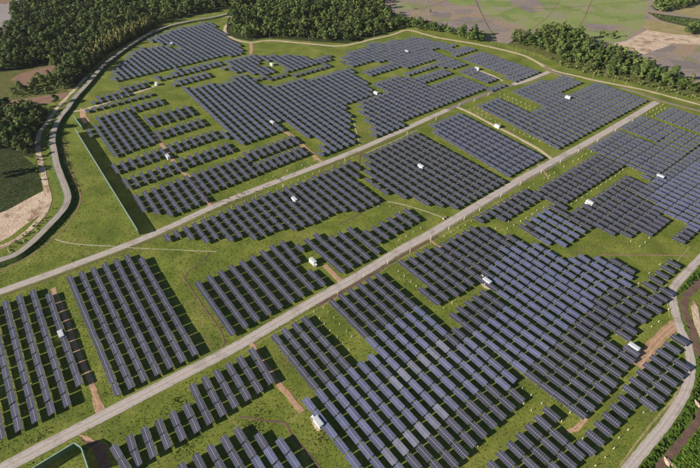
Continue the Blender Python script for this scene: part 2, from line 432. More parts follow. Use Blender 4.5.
sheet('river', [(-160, -60), (27, -60), (23, 0), (19, 5), (14, 11), (12, 22), (9, 28), (3, 31), (-40, 36), (-160, 45)], 0.10, None) if 0 else None
sheet('scrub_land', [(-60, 80), (22, 69.5), (58, 63.5), (64, 70), (68, 92), (40, 96), (0, 102), (-60, 106)], 0.05, M['scrub'])
sheet('ploughed_field', [(-60, 111), (0, 102), (40, 96.5), (68, 92), (66, 97), (49, 104), (22, 105.5), (10, 107.5), (0, 107.5), (-60, 114)], 0.07, M['soil'])
sheet('ploughed_field', [(10, 80), (20, 73.5), (40, 68), (56, 64.5), (51, 72), (35, 79), (27, 87)], 0.09, M['soil'])
sheet('dark_crop_field', [(-60, 156), (0, 153.5), (20.6, 154), (36, 166), (40, 178), (43, 190), (24, 201), (7, 211), (-60, 226)], 0.06, M['crop'])
sheet('bare_earth_yard', [(43.7, 191), (47, 200), (46, 208), (40, 215), (24, 226), (10, 237), (-40, 262), (-60, 230), (0, 213), (8, 210), (24, 201)], 0.09, M['sand'])
sheet('canal_bank', [(696, 420), (672, 452), (650, 490), (720, 500), (780, 420), (780, 300), (712, 330), (716, 370)], 0.03, M['lush'])
sheet('canal_bank', [(705, 262), (690, 276), (679, 292), (680, 312), (684, 328), (694, 350), (694, 368), (692, 384), (676, 412), (640, 460), (626, 492), (652, 492), (668, 456), (690, 432), (704, 408), (704, 352), (692, 325), (686, 308), (690, 294), (706, 284)], 0.05, M['lush'])

def water_material():
    m, t, b = mat('muddy_river_water', 0.14, 0.5)
    c = ramp(t, noise(t, 0.012, 4, 0.5, pos(t)), [(0.35, (0.26, 0.185, 0.14)), (0.7, (0.33, 0.25, 0.20))])
    t.links.new(c, b.inputs['Base Color'])
    bump(t, b, noise(t, 0.5, 3, 0.6, pos(t)), 0.25, 0.08)
    return m
sheet('river', [(-160, -60), (28, -60), (23.5, 0), (19, 5), (14, 11), (12, 22), (9, 27), (3, 31), (-40, 36), (-160, 45)], 0.12, water_material())
sheet('river_bank', [(-160, -60), (14, -6), (13, 1), (6, 4), (-6, 3), (-160, 10)], 0.16, M['soil'])

# ------------------------------------------------------------------ roads and tracks
ROAD1 = [(-30, 303), (0, 291.7), (70, 266.5), (154, 233.9), (213.6, 206.3), (262, 187), (319, 165.1), (355, 150.8), (395, 133.5), (427, 118.8), (448, 109.5)]
ribbon('upper_farm_road', ROAD1, 6.0, M['road'], 0.12, wob=0.12, keep=1.0)
ribbon('dark_road_stretch', [(447.5, 109.7), (468, 100.6), (490, 92.6), (514, 84.2)], 5.0, M['tarmac'], 0.10, wob=0.15, keep=0.8)
ribbon('upper_farm_road', [(513, 84.5), (530, 79.2), (549, 71.6)], 6.6, M['road'], 0.12, wob=0.12, keep=0.8)
ROAD2 = [(-30, 486), (10.3, 464.5), (70, 433), (120, 407.2), (180, 375.8), (240, 344.4), (313.7, 301), (360, 274.6), (399, 250.6), (435, 230.6), (500, 191.3), (527.4, 175.2), (580, 146.6), (633, 116.3), (657, 101.8)]
ribbon('lower_farm_road', ROAD2, 6.6, M['road'], 0.12, wob=0.12, keep=1.0)
ribbon('perimeter_road', [(-20, 269), (0, 260), (17, 253.4), (34.3, 239.7), (51.4, 222.6), (63.4, 208.9), (67.7, 198), (65.5, 188), (60, 174), (56, 162), (54, 150.3), (52.3, 140), (55, 126.6), (60, 117.1), (66.9, 108.6), (75.4, 96.6), (85.7, 85.4), (94, 75.5), (103.7, 64.9), (117.4, 53.7), (131.1, 44.3), (146.6, 34.9), (162, 28), (172.3, 24.6), (193, 20.1), (214, 16.6), (234, 12)],
       5.1, M['oldroad'], 2.0, skirt=3.4, skirt_mat=M['berm'], wob=0.1)
ribbon('pale_cart_track', [(-20, 258), (0, 247.4), (10.3, 243), (25.7, 232.9), (39.4, 219), (47.5, 207), (48.8, 196.6), (46.3, 186.3), (43.2, 172.6), (38.8, 153.7), (37.5, 140), (41, 130), (48, 121.4), (56.6, 108.6), (68.6, 95.7), (77, 87), (86, 77)], 3.9, M['sand'], 0.14, wob=0.3, keep=0.5)
ribbon('sandy_perimeter_track', [(198, 21.5), (216, 17.8), (231, 16.6), (232, 20), (226, 25.4), (225, 30.6), (229.1, 36.4), (239.4, 40.6), (251.4, 42.4), (265, 40.6), (277, 40.6), (296, 42.4), (320, 44.5), (333, 45.8), (346, 45.2), (358.6, 42.6), (371.4, 39.3), (392, 34.8), (407.4, 29.9), (425.7, 34.3), (439.4, 37.7), (471.4, 43), (495.7, 48), (521.4, 54.5), (534.3, 60.3), (545, 67)], 4.2, M['gravel'], 0.16, wob=0.3, keep=0.6)
ribbon('dark_road_stretch', [(544, 66.2), (553.7, 72), (565, 75.8), (574, 77.2)], 4.6, M['tarmac'], 0.20, wob=0.15, keep=0.6)
ribbon('sandy_perimeter_track', [(540, 63), (549, 68.4), (560, 72), (573, 75), (597, 80.6), (622, 85.4), (645, 90), (668, 96), (700, 104.5), (740, 115)], 3.6, M['gravel'], 0.14, wob=0.3, keep=0.6)
ribbon('dark_road_stretch', [(620, 87.2), (640, 93), (661, 100.6), (695, 109.4), (740, 121)], 4.2, M['tarmac'], 0.20, wob=0.15, keep=0.5)
ribbon('curved_canal_road', [(722, 238), (700, 258.6), (689.7, 269.5), (678.5, 281.5), (673, 290), (673.4, 301.1), (676, 313), (680, 328), (685, 338), (689.3, 351), (690.8, 366), (688.8, 383), (680, 402), (662.3, 427.4), (646.9, 446.3), (631.4, 465), (610, 492)], 4.6, M['road'], 0.16, wob=0.2, keep=0.6)
ribbon('dirt_spur', [(637, 366), (648, 352), (660, 338), (671, 328), (680, 322)], 6.0, M['dirt'], 0.10, wob=0.5, keep=0.5)
ribbon('dirt_track', [(66, 111.5), (80, 110.5), (92, 107), (105.7, 102.8), (131.4, 93.8), (150, 88), (157, 84)], 3.6, M['gravel'], 0.10, wob=0.4, keep=0.4)
sheet('bare_earth_patch', [(80, 108), (86, 110), (86, 116), (90, 121), (84, 124), (80, 117)], 0.06, M['dirt'])
ribbon('dirt_track', [(152, 132.5), (165.7, 149.5), (180, 170.5), (188.6, 175.8), (201.4, 192.8), (211.5, 206.5)], 3.2, M['dirt'], 0.08, wob=0.4, keep=0.3)
ribbon('dirt_track', [(276, 127.5), (288.6, 133.4), (302.3, 144.6), (314.3, 155.7), (324, 163.5)], 3.6, M['dirt'], 0.08, wob=0.4, keep=0.3)
ribbon('dirt_track', [(251, 43), (251.5, 48), (251, 54.5)], 4.2, M['dirt'], 0.08, wob=0.5)
ribbon('dirt_track', [(456, 106.5), (461, 108.6), (472.3, 113.7), (493, 124.9), (510, 133.4), (536.6, 148), (552, 159)], 3.4, M['gravel'], 0.08, wob=0.3, keep=0.3)
ribbon('dirt_track', [(480, 70.6), (492, 75.3), (503, 80.6)], 3.2, M['gravel'], 0.08, wob=0.3)
ribbon('dirt_track', [(672, 184), (686, 190), (706, 199)], 2.4, M['gravel'], 0.08, wob=0.3)
ribbon('dirt_track', [(324.5, 265), (331, 271.5), (340.5, 281)], 3.4, M['dirt'], 0.08, wob=0.3, keep=0.2)
ribbon('dirt_track', [(53, 288), (60, 305), (68.6, 325), (73.7, 343.4), (82.3, 362.3), (92.6, 386.3), (97.7, 402), (101, 414)], 2.7, M['dirt'], 0.08, wob=0.35, keep=0.2)
sheet('bare_earth_patch', [(92, 398), (99, 396), (105, 408), (107, 414), (99, 418), (94, 410)], 0.06, M['dirt'])
ribbon('dirt_track', [(249, 339), (256.5, 353.7), (269, 371), (279.4, 384.6), (296.6, 405), (302, 412)], 2.9, M['dirt'], 0.08, wob=0.35, keep=0.2)
ribbon('dirt_track', [(425, 233.5), (430, 240), (440, 247), (456, 257.5), (478, 276)], 1.6, M['dirt'], 0.06, wob=0.4)
ribbon('dirt_track', [(537, 163), (544, 171), (549, 179)], 1.6, M['dirt'], 0.06, wob=0.3)
sheet('bare_earth_patch', [(566, 430), (575, 426), (584, 417), (590, 415), (588, 420), (579, 431), (568, 434)], 0.05, M['dirt'])
sheet('bare_earth_patch', [(79, 437), (87, 437.5), (98, 441), (106, 446), (107, 456), (112, 468), (112, 480), (99, 480), (97, 462), (92, 448), (84, 443)], 0.05, M['mud'])
sheet('bare_earth_patch', [(78, 434.5), (88, 436.5), (95, 441.5), (86, 441)], 0.08, M['dirt'])
sheet('bare_earth_patch', [(424, 234.5), (431, 231), (434, 233), (427, 238.5)], 0.06, M['dirt'])

# canal on the right
ribbon('canal', [(722, 268), (700, 283), (689.7, 291.5), (684.2, 299), (685, 311.4), (691.4, 328), (695, 345), (703, 358)], 4.2, M['mud'], 0.10, wob=0.6, keep=0.5)
ribbon('canal', [(716, 390), (703, 412), (690, 431), (677.7, 446.5), (668, 457), (655, 476), (646, 492)], 3.4, M['mud'], 0.10, wob=0.5, keep=0.5)
sheet('spoil_heap', [(690, 304), (694, 300), (698, 308), (700, 322), (706, 338), (700, 338), (694, 324)], 0.14, M['sand'])

# drains: shallow channels edged by two low banks
def drain(pts, width, material, lip, z=0.06):
    ribbon('drain', pts, width, material, z, wob=0.15)
drain([(55.3, 239), (69.4, 242.9), (90, 245), (110.6, 246)], 0.8, M['concrete'], 0)
drain([(111, 246), (140, 248.2), (178, 249.7), (196, 250.8), (216, 251.4)], 0.55, M['concrete'], 0)
drain([(211, 252.5), (198, 264), (184.8, 276.3), (190, 287), (201, 303), (213.4, 320), (221, 332), (224.4, 342), (222, 347)], 0.7, M['mud'], 0)
drain([(338, 224.8), (362, 212.5), (386.5, 200.4)], 0.8, M['mud'], 0)
drain([(388, 201.5), (401, 204), (414, 207.4), (428, 212), (441.7, 216.9)], 0.9, M['concrete'], 0)
drain([(240, 417), (252, 418), (262.3, 420.6), (275, 421.5), (285.4, 424), (291.4, 434.3), (303, 448), (318, 465), (326, 478)], 0.9, M['mud'], 0)
drain([(495, 234), (510, 239.5), (524.6, 242.6), (545, 249), (557, 253)], 0.9, M['concrete'], 0)
drain([(600, 254.7), (630, 254.9), (662, 255.1), (690, 255.7)], 0.9, M['soil'], 0)
drain([(351.5, 114), (355, 126), (359.7, 145)], 1.0, M['concrete'], 0)
drain([(361.4, 151.8), (359.8, 160), (358, 176)], 1.3, M['mud'], 0)
drain([(65, 141), (68.6, 163), (75.4, 181), (80, 191), (79.7, 203.7), (69.5, 222.6), (55.5, 236.3), (40, 249), (17, 263), (0, 272)], 1.0, M['soil'], 0)
# earth drain along the lower side of the second road and a kerb line beyond it
drain([(p[0] + 3.4, p[1] + 5.0) for p in ROAD2[6:10]], 1.8, M['mud'], 0)
drain([(p[0] + 2.4, p[1] + 3.6) for p in ROAD2[9:14]], 1.1, M['tarmac'], 0)
drain([(p[0] + 4.4, p[1] + 7.0) for p in ROAD2[5:11]], 0.5, M['straw'], 0)
drain([(p[0] + 1.8, p[1] + 4.2) for p in ROAD1[:6]], 0.9, M['mud'], 0)
drain([(p[0] + 1.8, p[1] + 3.4) for p in ROAD1[6:]], 1.0, M['mud'], 0)
drain([(366, 153), (391, 142.5), (417, 130)], 0.8, M['concrete'], 0)
drain([(690, 246.5), (680, 258), (668, 273), (666.5, 292), (670, 317)], 0.7, M['straw'], 0)
drain([(682, 378), (674, 398), (655, 420), (636, 444), (620, 466)], 0.8, M['straw'], 0)
# low bunds dividing the paddies and fallow plots
for pts in [[(392, 12), (412, 10), (436, 4), (455, -4)], [(430, -4), (446, 8), (470, 14), (500, 18), (530, 20)], [(474, -4), (480, 10), (488, 26), (496, 38)],
            [(520, 8), (560, 8), (604, 4), (650, 0)], [(530, 30), (548, 16), (560, 0)], [(575, 32), (584, 18), (590, 4), (596, -6)], [(560, 24), (600, 30), (634, 28)],
            [(656, 60), (680, 54), (710, 54)], [(650, 64), (676, 68), (704, 70)], [(460, 20), (474, 22), (484, 20)], [(412, 18), (424, 8), (428, -2)]]:
    ribbon('field_bund', pts, random.uniform(0.5, 0.9), random.choice([M['scrub'], M['straw'], M['soil']]), 0.22, wob=0.25, edge=0.7)
# ------------------------------------------------------------------ solar tables
# rows surveyed on the farm grid: row number, first and last table centre (u, v), then pairs: colour (0 dark, 1 blue, 2 pale), how many tables
ROWS = {
    'B1': [[0,-29.28,-126.57,-29.7,-85.87,0,11], [1,-25.86,-126.5,-26.41,-85.76,0,11], [2,-22.44,-126.44,-23.11,-85.65,0,11], [3,-19.02,-126.37,-19.81,-85.54,0,11], [4,-15.6,-126.3,-16.51,-85.42,0,11], [5,-12.32,-121.91,-12.95,-89.28,0,9]],
    'B2': [[0,-5.86,-125.68,-6.57,-81.06,0,12], [1,-2.61,-125.37,-3.45,-80.94,0,12], [2,0.63,-125.06,-0.32,-80.82,0,12], [3,3.88,-124.75,2.81,-80.69,0,12], [4,7.12,-124.45,5.94,-80.56,0,12], [5,10.37,-124.23,9.07,-80.34,0,12], [6,13.41,-120.3,12.24,-80.39,0,11]],
    'B3': [[0,-11.09,-66.01,-10.66,-61.98,0,2], [1,-7.98,-66.07,-8.27,-62.04,0,2], [2,-4.83,-65.91,-5.11,-61.88,0,2], [3,-1.69,-65.76,-1.94,-61.73,0,2], [4,1.46,-65.6,1.22,-61.57,0,2], [5,4.6,-65.45,4.39,-61.42,0,2], [6,7.85,-69.43,7.39,-61.37,0,3], [7,10.97,-69.43,10.54,-61.37,0,3], [8,14.09,-69.43,13.7,-61.37,0,3], [9,17.21,-69.44,16.86,-61.38,0,3], [10,20.33,-69.44,20.02,-61.38,0,3], [11,23.81,-69.73,23.25,-61.67,0,3]],
    'B4': [[0,-7.73,-53.62,-7.73,-53.62,0,1], [1,-4.57,-53.54,-4.57,-53.54,0,1], [2,-1.41,-53.46,-1.41,-49.43,0,2], [3,1.75,-53.39,1.75,-49.37,0,2], [4,4.91,-53.31,4.91,-45.3,0,3], [5,8.07,-53.23,8.07,-41.25,0,3,1,1], [6,11.22,-53.17,11.22,-41.2,0,2,1,2], [7,14.21,-49.33,14.21,-37.24,0,1,1,3], [8,17.29,-45.47,17.29,-37.41,1,3]],
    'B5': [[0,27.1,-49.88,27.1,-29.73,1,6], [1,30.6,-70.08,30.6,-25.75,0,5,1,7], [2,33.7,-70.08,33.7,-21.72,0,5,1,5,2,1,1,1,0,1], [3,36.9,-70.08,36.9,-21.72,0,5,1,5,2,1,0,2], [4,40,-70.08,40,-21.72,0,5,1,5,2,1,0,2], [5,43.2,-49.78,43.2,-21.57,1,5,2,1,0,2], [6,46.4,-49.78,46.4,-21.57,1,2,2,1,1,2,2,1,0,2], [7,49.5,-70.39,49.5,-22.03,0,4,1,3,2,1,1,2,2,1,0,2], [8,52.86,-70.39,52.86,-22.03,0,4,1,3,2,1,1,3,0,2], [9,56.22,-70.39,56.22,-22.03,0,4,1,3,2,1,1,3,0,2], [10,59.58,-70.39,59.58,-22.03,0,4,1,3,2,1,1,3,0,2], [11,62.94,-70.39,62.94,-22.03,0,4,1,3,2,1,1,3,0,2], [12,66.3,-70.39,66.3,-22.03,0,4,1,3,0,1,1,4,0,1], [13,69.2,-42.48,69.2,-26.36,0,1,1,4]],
    'B6': [[0,72.3,-58.38,72.3,-54.35,0,2], [1,75.6,-70.28,75.6,-54.16,0,5], [2,78.9,-69.58,78.9,-53.46,0,5], [3,82.1,-69.58,82.1,-53.46,0,5], [4,85.4,-69.58,85.4,-53.46,0,5], [5,88.65,-67.99,90.15,-11.61,0,6,1,5,0,4], [6,91.9,-67.99,93.4,-11.61,0,5,1,6,0,4], [7,95.15,-67.99,96.65,-11.61,0,4,1,7,0,4], [8,98.33,-68,99.17,-20,0,4,1,7,0,2], [8,99.35,-11.85,99.35,-11.85,0,1], [9,101.64,-67.79,102.56,-15.61,0,4,1,7,0,3], [10,104.83,-67.79,105.57,-15.61,0,3,1,8,0,3], [11,108,-65.39,108,-17.03,0,3,1,7,0,3], [12,111.3,-57.9,111.3,-16,0,1,1,7,0,3], [13,114.5,-49.88,114.5,-16.02,1,6,0,3], [14,117.8,-38.97,117.8,-15.03,1,4,0,3], [15,121,-37.94,121,-16.36,1,4,0,2], [16,124.2,-34.38,124.2,-26.32,1,3], [16,123.6,-15.88,123.6,-15.88,0,1], [17,127.2,-31.19,127.2,-27.16,0,2], [17,126.9,-15.88,126.9,-15.88,0,1]],
    'B6b': [[0,72.46,-46.36,73.5,-18.43,0,2,1,4,0,2], [0,73.7,-15.03,73.9,-11.04,0,2], [1,75.73,-46.81,77.17,-10.9,0,2,1,4,0,4], [2,78.98,-46.81,80.42,-10.9,0,2,1,4,0,4], [3,82.23,-46.81,83.67,-10.9,0,2,1,4,0,4], [4,85.48,-46.81,86.92,-10.9,0,2,1,4,0,4]],
    'S1': [[0,125.5,-19.88,125.5,-19.88,0,1], [1,129.18,-19.88,129.18,-19.88,0,1], [2,132.85,-19.88,132.85,-19.88,0,1], [3,136.52,-19.88,136.52,-19.88,0,1], [4,140.2,-19.88,140.2,-19.88,0,1]],
    'B7': [[0,49.2,-14.38,49.2,-10.35,0,2], [1,52.44,-14.38,52.44,-6.32,0,3], [2,55.68,-14.38,55.68,-6.32,0,3], [3,58.92,-14.38,58.92,-6.32,0,3], [4,62.16,-14.38,62.16,-6.32,0,3], [5,65.4,-14.38,65.4,-6.32,0,3], [6,68.7,-14.38,68.7,-14.38,0,1], [-2,42.75,-14.38,42.75,-14.38,0,1], [-1,46,-14.38,46,-14.38,0,1]],
    'B9': [[0,67.9,-5.38,67.9,-5.38,0,1], [1,71.32,-5.38,71.32,-5.38,0,1], [2,74.74,-5.38,74.74,-5.38,0,1], [3,78.16,-5.38,78.16,-5.38,0,1], [4,81.58,-5.38,81.58,-5.38,0,1], [5,85,-5.38,85,-5.38,0,1], [6,88.3,-6.18,88.3,-2.15,0,2], [7,91.64,-6.18,91.64,-2.15,0,2], [8,94.98,-6.18,94.98,-2.15,0,2], [9,98.32,-6.18,98.32,-2.15,0,2], [10,101.66,-6.18,101.66,-2.15,0,2], [11,105,-6.18,105,-2.15,0,2], [12,108.4,-5.98,108.4,-5.98,0,1], [13,112.3,-5.98,112.3,-5.98,0,1]],
    'R1': [[0,110.5,-70.58,110.5,-70.58,0,1], [1,113.9,-70.58,113.9,-70.58,0,1], [2,117.2,-70.58,117.2,-66.55,0,2], [3,120.5,-70.58,120.5,-66.55,0,2], [4,123.8,-70.58,123.8,-66.55,0,2], [5,127.1,-70.58,127.1,-66.55,0,2], [6,130.4,-70.58,130.4,-66.55,0,2], [7,133.7,-70.58,133.7,-66.55,0,2], [8,137,-70.58,137,-66.55,0,2]],
    'R2': [[0,139.6,-67.19,139.6,-59.12,0,3], [0,139.2,-57.35,139.2,-57.35,0,1], [1,142.9,-67.58,142.9,-59.52,0,3], [1,136,-57.35,136,-57.35,0,1], [2,146.08,-67.58,146.08,-59.52,0,3], [3,149.25,-67.58,149.25,-59.52,0,3], [4,152.43,-67.58,152.43,-59.52,0,3], [5,155.6,-67.58,155.6,-59.52,0,3], [6,158.78,-67.58,158.78,-59.52,0,3], [7,161.95,-67.58,161.95,-59.52,0,3], [8,165.12,-67.58,165.12,-59.52,0,3], [9,168.3,-67.58,168.3,-59.52,0,3], [10,171.47,-67.58,171.47,-59.52,0,3], [11,174.65,-67.58,174.65,-59.52,0,3], [12,177.82,-67.58,177.82,-59.52,0,3], [13,181,-67.58,181,-59.52,0,3]],
    'R3': [[0,122,-58.59,122,-46.5,0,1,1,3], [1,125.5,-58.59,125.5,-46.5,1,4], [2,129,-58.59,129,-46.5,1,4], [3,132.5,-58.59,132.5,-46.5,1,4], [4,136,-58.59,136,-46.5,0,4], [5,118.7,-58.19,118.7,-50.12,0,2,1,1]],
    'R4': [[0,139.3,-51.9,139.3,-39.93,0,4], [0,142.5,-35.98,142.5,-35.98,0,1], [0,148.8,-32.19,148.8,-32.19,0,1], [1,142.55,-51.9,142.43,-39.93,0,4], [1,145.65,-35.98,145.65,-35.98,0,1], [1,151.68,-32.19,151.68,-32.19,0,1], [2,145.8,-51.9,145.55,-39.93,0,4], [2,148.8,-35.98,148.8,-35.98,0,1], [2,154.55,-32.19,154.55,-32.19,0,1], [3,149.05,-51.9,148.68,-39.93,0,4], [3,151.95,-35.98,151.95,-35.98,0,1], [3,157.43,-32.19,157.43,-32.19,0,1], [4,152.3,-51.9,151.8,-39.93,0,4], [4,155.1,-35.98,155.1,-35.98,0,1], [4,160.3,-32.19,160.3,-32.19,0,1], [5,155.55,-51.9,154.93,-39.93,0,4], [5,158.25,-35.98,158.25,-35.98,0,1], [6,158.8,-51.9,158.05,-39.93,0,4], [6,161.4,-35.98,161.4,-35.98,0,1], [7,162.05,-51.9,161.18,-39.93,0,4], [8,165.3,-51.9,164.3,-39.93,0,4], [9,168.55,-51.88,168.55,-47.85,0,2], [10,171.8,-51.88,171.8,-47.85,0,2], [11,175,-51.88,175,-47.85,0,2], [12,153.2,-23.98,153.2,-23.98,0,1], [13,156.4,-23.98,156.4,-23.98,0,1], [14,159.6,-23.98,159.6,-23.98,0,1], [15,162.8,-23.98,162.8,-23.98,1,1]],
    'R5': [[0,184.5,-72.28,184.5,-52.13,0,6], [0,181.2,-48.28,181.2,-48.28,0,1], [0,168.2,-43.98,168.2,-39.95,0,2], [0,164.6,-36.03,165.2,-24.06,0,1,1,3], [1,187.79,-72.28,187.79,-52.13,0,6], [1,184.46,-48.28,184.46,-48.28,0,1], [1,171.43,-43.98,171.43,-39.95,0,1,1,1], [1,167.84,-36.03,168.41,-24.06,1,4], [2,191.07,-72.28,191.07,-52.13,0,6], [2,187.72,-48.28,187.72,-48.28,0,1], [2,174.65,-43.98,174.65,-39.95,0,1,1,1], [2,171.09,-36.03,171.63,-24.06,1,4], [3,194.36,-72.28,194.36,-52.13,0,6], [3,190.99,-48.28,190.99,-48.28,0,1], [3,177.88,-43.98,177.88,-39.95,0,1,1,1], [3,174.34,-36.03,174.84,-24.06,1,4], [4,197.64,-72.28,197.64,-52.13,0,6], [4,194.25,-48.28,194.25,-48.28,0,1], [4,181.11,-43.98,181.11,-39.95,1,2], [4,177.58,-36.03,178.06,-24.06,1,4], [5,200.93,-72.28,200.93,-52.13,0,6], [5,197.51,-48.28,197.51,-48.28,0,1], [5,184.33,-43.98,184.33,-39.95,1,2], [5,180.82,-36.03,181.27,-24.06,1,3,0,1], [6,204.21,-72.28,204.21,-52.13,0,6], [6,200.78,-48.28,200.78,-48.28,0,1], [6,187.56,-43.98,187.56,-39.95,0,1,1,1], [6,184.07,-36.03,184.49,-24.06,1,3,0,1], [7,207.5,-72.28,207.5,-52.13,0,6], [7,204.04,-48.28,204.04,-48.28,0,1], [7,190.78,-43.98,190.78,-39.95,0,1,1,1], [7,187.31,-36.03,187.7,-24.06,1,2,0,2], [8,207.3,-48.28,207.3,-48.28,0,1], [8,194.01,-43.98,194.01,-39.95,0,1,1,1], [8,190.56,-36.06,190.92,-28.08,1,2,0,1], [9,197.24,-43.98,197.24,-39.95,0,1,1,1], [9,193.81,-36.06,194.13,-28.08,1,1,0,2], [10,200.46,-43.98,200.46,-39.95,0,1,1,1], [10,197.05,-36.06,197.35,-28.08,1,1,0,2], [11,203.69,-43.98,203.69,-39.95,0,1,1,1], [11,200.3,-36.08,200.56,-32.09,1,1,0,1], [12,206.92,-43.98,206.92,-39.95,0,1,1,1], [12,203.54,-36.08,203.78,-32.09,0,2], [13,210.14,-43.98,210.14,-39.95,0,2], [13,206.78,-36.08,207,-32.09,0,2], [14,213.37,-43.98,213.37,-39.95,0,2], [14,210.03,-36.08,210.21,-32.09,0,2], [15,216.59,-43.98,216.59,-39.95,0,2], [15,213.28,-35.98,213.28,-35.98,0,1], [16,219.82,-43.98,219.82,-39.95,0,2], [16,216.52,-35.98,216.52,-35.98,0,1], [17,223.05,-43.98,223.05,-39.95,0,2], [17,219.76,-35.98,219.76,-35.98,0,1], [18,226.27,-43.98,226.27,-39.95,0,2], [19,229.5,-43.98,229.5,-39.95,0,2]],
    'R6': [[0,212.5,-72.98,212.5,-60.89,0,4], [0,211,-56.59,211,-48.53,0,3], [1,215.9,-72.98,215.9,-60.89,0,4], [1,214.7,-56.59,214.7,-48.53,0,3], [2,219.3,-72.98,218.4,-48.53,0,7], [3,222.7,-72.98,222.1,-48.53,0,7], [4,226.1,-72.98,225.8,-48.53,0,7], [5,229.5,-72.98,229.5,-48.53,0,7]],
    'R7': [[0,235.5,-68.78,235.5,-48.63,0,6], [1,238.93,-68.78,238.93,-48.63,0,6], [2,242.35,-68.78,242.35,-48.63,0,6], [3,245.77,-68.78,245.77,-48.63,0,6], [4,249.2,-68.78,249.2,-48.63,0,6]],
    'N1': [[0,23.65,-126.55,23.65,-126.55,0,1], [1,26.84,-126.5,26.84,-126.5,0,1], [2,30.11,-126.57,29.96,-122.53,0,2], [3,33.32,-126.5,33.12,-118.1,0,3], [4,36.51,-126.5,36.31,-118.1,0,3], [5,39.71,-126.52,39.49,-114.08,0,4], [6,42.91,-126.52,42.68,-114.08,0,4], [7,46.1,-126.54,45.86,-110.06,0,5], [8,49.29,-126.54,49.05,-110.06,0,5], [9,52.48,-126.54,52.24,-110.06,0,5], [10,55.67,-126.44,55.43,-109.16,0,5], [11,58.87,-126.55,58.62,-106.05,0,6], [12,62.06,-126.55,61.81,-106.05,0,6], [13,65.25,-125.32,65,-105.38,0,6], [14,68.44,-125.43,68.19,-105.48,0,6], [15,71.63,-125.53,71.38,-105.58,0,6], [16,74.82,-125.32,74.57,-105.38,0,6], [17,78.01,-124.64,77.76,-104.06,0,6], [18,81.21,-125.32,80.95,-101.38,0,7], [19,84.4,-125.07,84.14,-101.13,0,7], [20,87.59,-124.92,87.33,-100.98,0,7], [21,90.78,-125.07,90.52,-101.13,0,7], [22,94.4,-125.4,94.4,-117.4,0,3], [23,98.2,-125.6,98.2,-121.6,0,2]],
    'N2': [[0,96.2,-111.65,96.2,-102.65,0,3], [1,99.6,-116.62,99.6,-96.68,0,6], [2,103,-120.56,103,-88.64,0,9], [3,106.3,-125.38,106.3,-85.02,0,11], [4,109.6,-125.41,109.6,-81.02,0,12], [5,112.82,-125.53,112.82,-81.02,0,12], [6,116.05,-125.65,116.05,-81.03,0,12], [7,119.28,-125.78,119.28,-81.03,0,12], [8,122.5,-125.9,122.5,-81.04,0,12], [9,125.72,-126.02,125.72,-81.04,0,12], [10,128.95,-126.15,128.95,-81.05,0,12], [11,132.18,-126.27,132.18,-81.06,0,12], [12,135.4,-126.4,135.4,-81.06,0,12]],
    'N3': [[0,143.37,-122.25,140.83,-82.35,0,11], [1,146.4,-127.17,143.83,-82.62,0,12], [2,149.41,-127.17,146.85,-82.62,0,12], [3,152.43,-127.17,149.86,-82.62,0,12], [4,155.44,-127.17,152.87,-82.62,0,12], [5,158.45,-127.17,155.89,-82.62,0,12], [6,161.47,-127.17,158.9,-82.62,0,12], [7,164.48,-127.17,161.92,-82.62,0,12]],
    'N4': [[0,178.79,-127,174.21,-83,0,12], [1,182.18,-127,177.73,-83,0,12], [2,185.57,-127,181.24,-83,0,12], [3,188.95,-127,184.76,-83,0,12], [4,192.34,-127,188.28,-83,0,12], [5,193.94,-107,191.8,-83,0,7], [6,197.39,-107,195.32,-83,0,7], [7,200.83,-107,198.83,-83,0,7], [8,205.89,-127,202.35,-83,0,12], [9,209.27,-127,205.87,-83,0,12], [10,212.66,-127,209.39,-83,0,12], [11,216.05,-127,212.9,-83,0,12], [12,219.43,-127,216.42,-83,0,12], [13,222.82,-127,221.77,-111,0,5], [13,221.25,-103,219.94,-83,0,6], [14,226.21,-127,225.46,-115,0,4], [14,224.96,-107,223.46,-83,0,7], [15,229.6,-127,228.88,-115,0,4], [15,228.4,-107,226.98,-83,0,7], [16,232.76,-123,232.3,-115,0,3], [16,231.85,-107,230.49,-83,0,7], [17,236.15,-123,235.73,-115,0,3], [17,235.3,-107,234.01,-83,0,7], [18,239.55,-123,239.15,-115,0,3], [18,238.74,-107,237.53,-83,0,7], [19,242.95,-123,242.57,-115,0,3], [19,242.19,-107,241.05,-83,0,7], [20,245.64,-107,244.57,-83,0,7], [21,249.08,-107,248.08,-83,0,7]],
    'M': [[1,22.92,-100.14,22.58,-80.19,0,6], [2,26.58,-100.26,26.39,-80.31,0,6], [3,30.15,-100.37,29.88,-80.41,0,6], [4,33.76,-100.34,33.47,-80.38,0,6], [5,37.29,-100.25,37.15,-80.3,0,6], [6,40.88,-100.25,40.9,-80.31,0,6], [7,44.45,-100.38,44.23,-80.44,0,6], [8,48.04,-100.62,47.89,-80.68,0,6], [9,51.52,-100.36,51.01,-92.37,0,3], [9,51.34,-83.93,51.41,-79.94,0,2], [10,54.69,-95.9,54.69,-95.9,0,1], [11,58.58,-96.53,58.94,-80.57,0,5], [12,62.21,-96.78,62.39,-80.82,0,5], [13,65.47,-92.64,65.85,-80.67,0,4], [14,68.91,-92.45,68.84,-80.48,0,4], [15,72.87,-92.49,72.79,-80.52,0,4], [16,76.13,-88,76.27,-84,0,2], [17,79.74,-88.01,79.79,-84.02,0,2], [18,83.25,-88.25,83.44,-84.25,0,2], [19,86.94,-88.37,86.92,-84.38,0,2], [20,90.53,-88.39,90.6,-84.4,0,2], [21,94.36,-88.43,94.11,-84.44,0,2]],
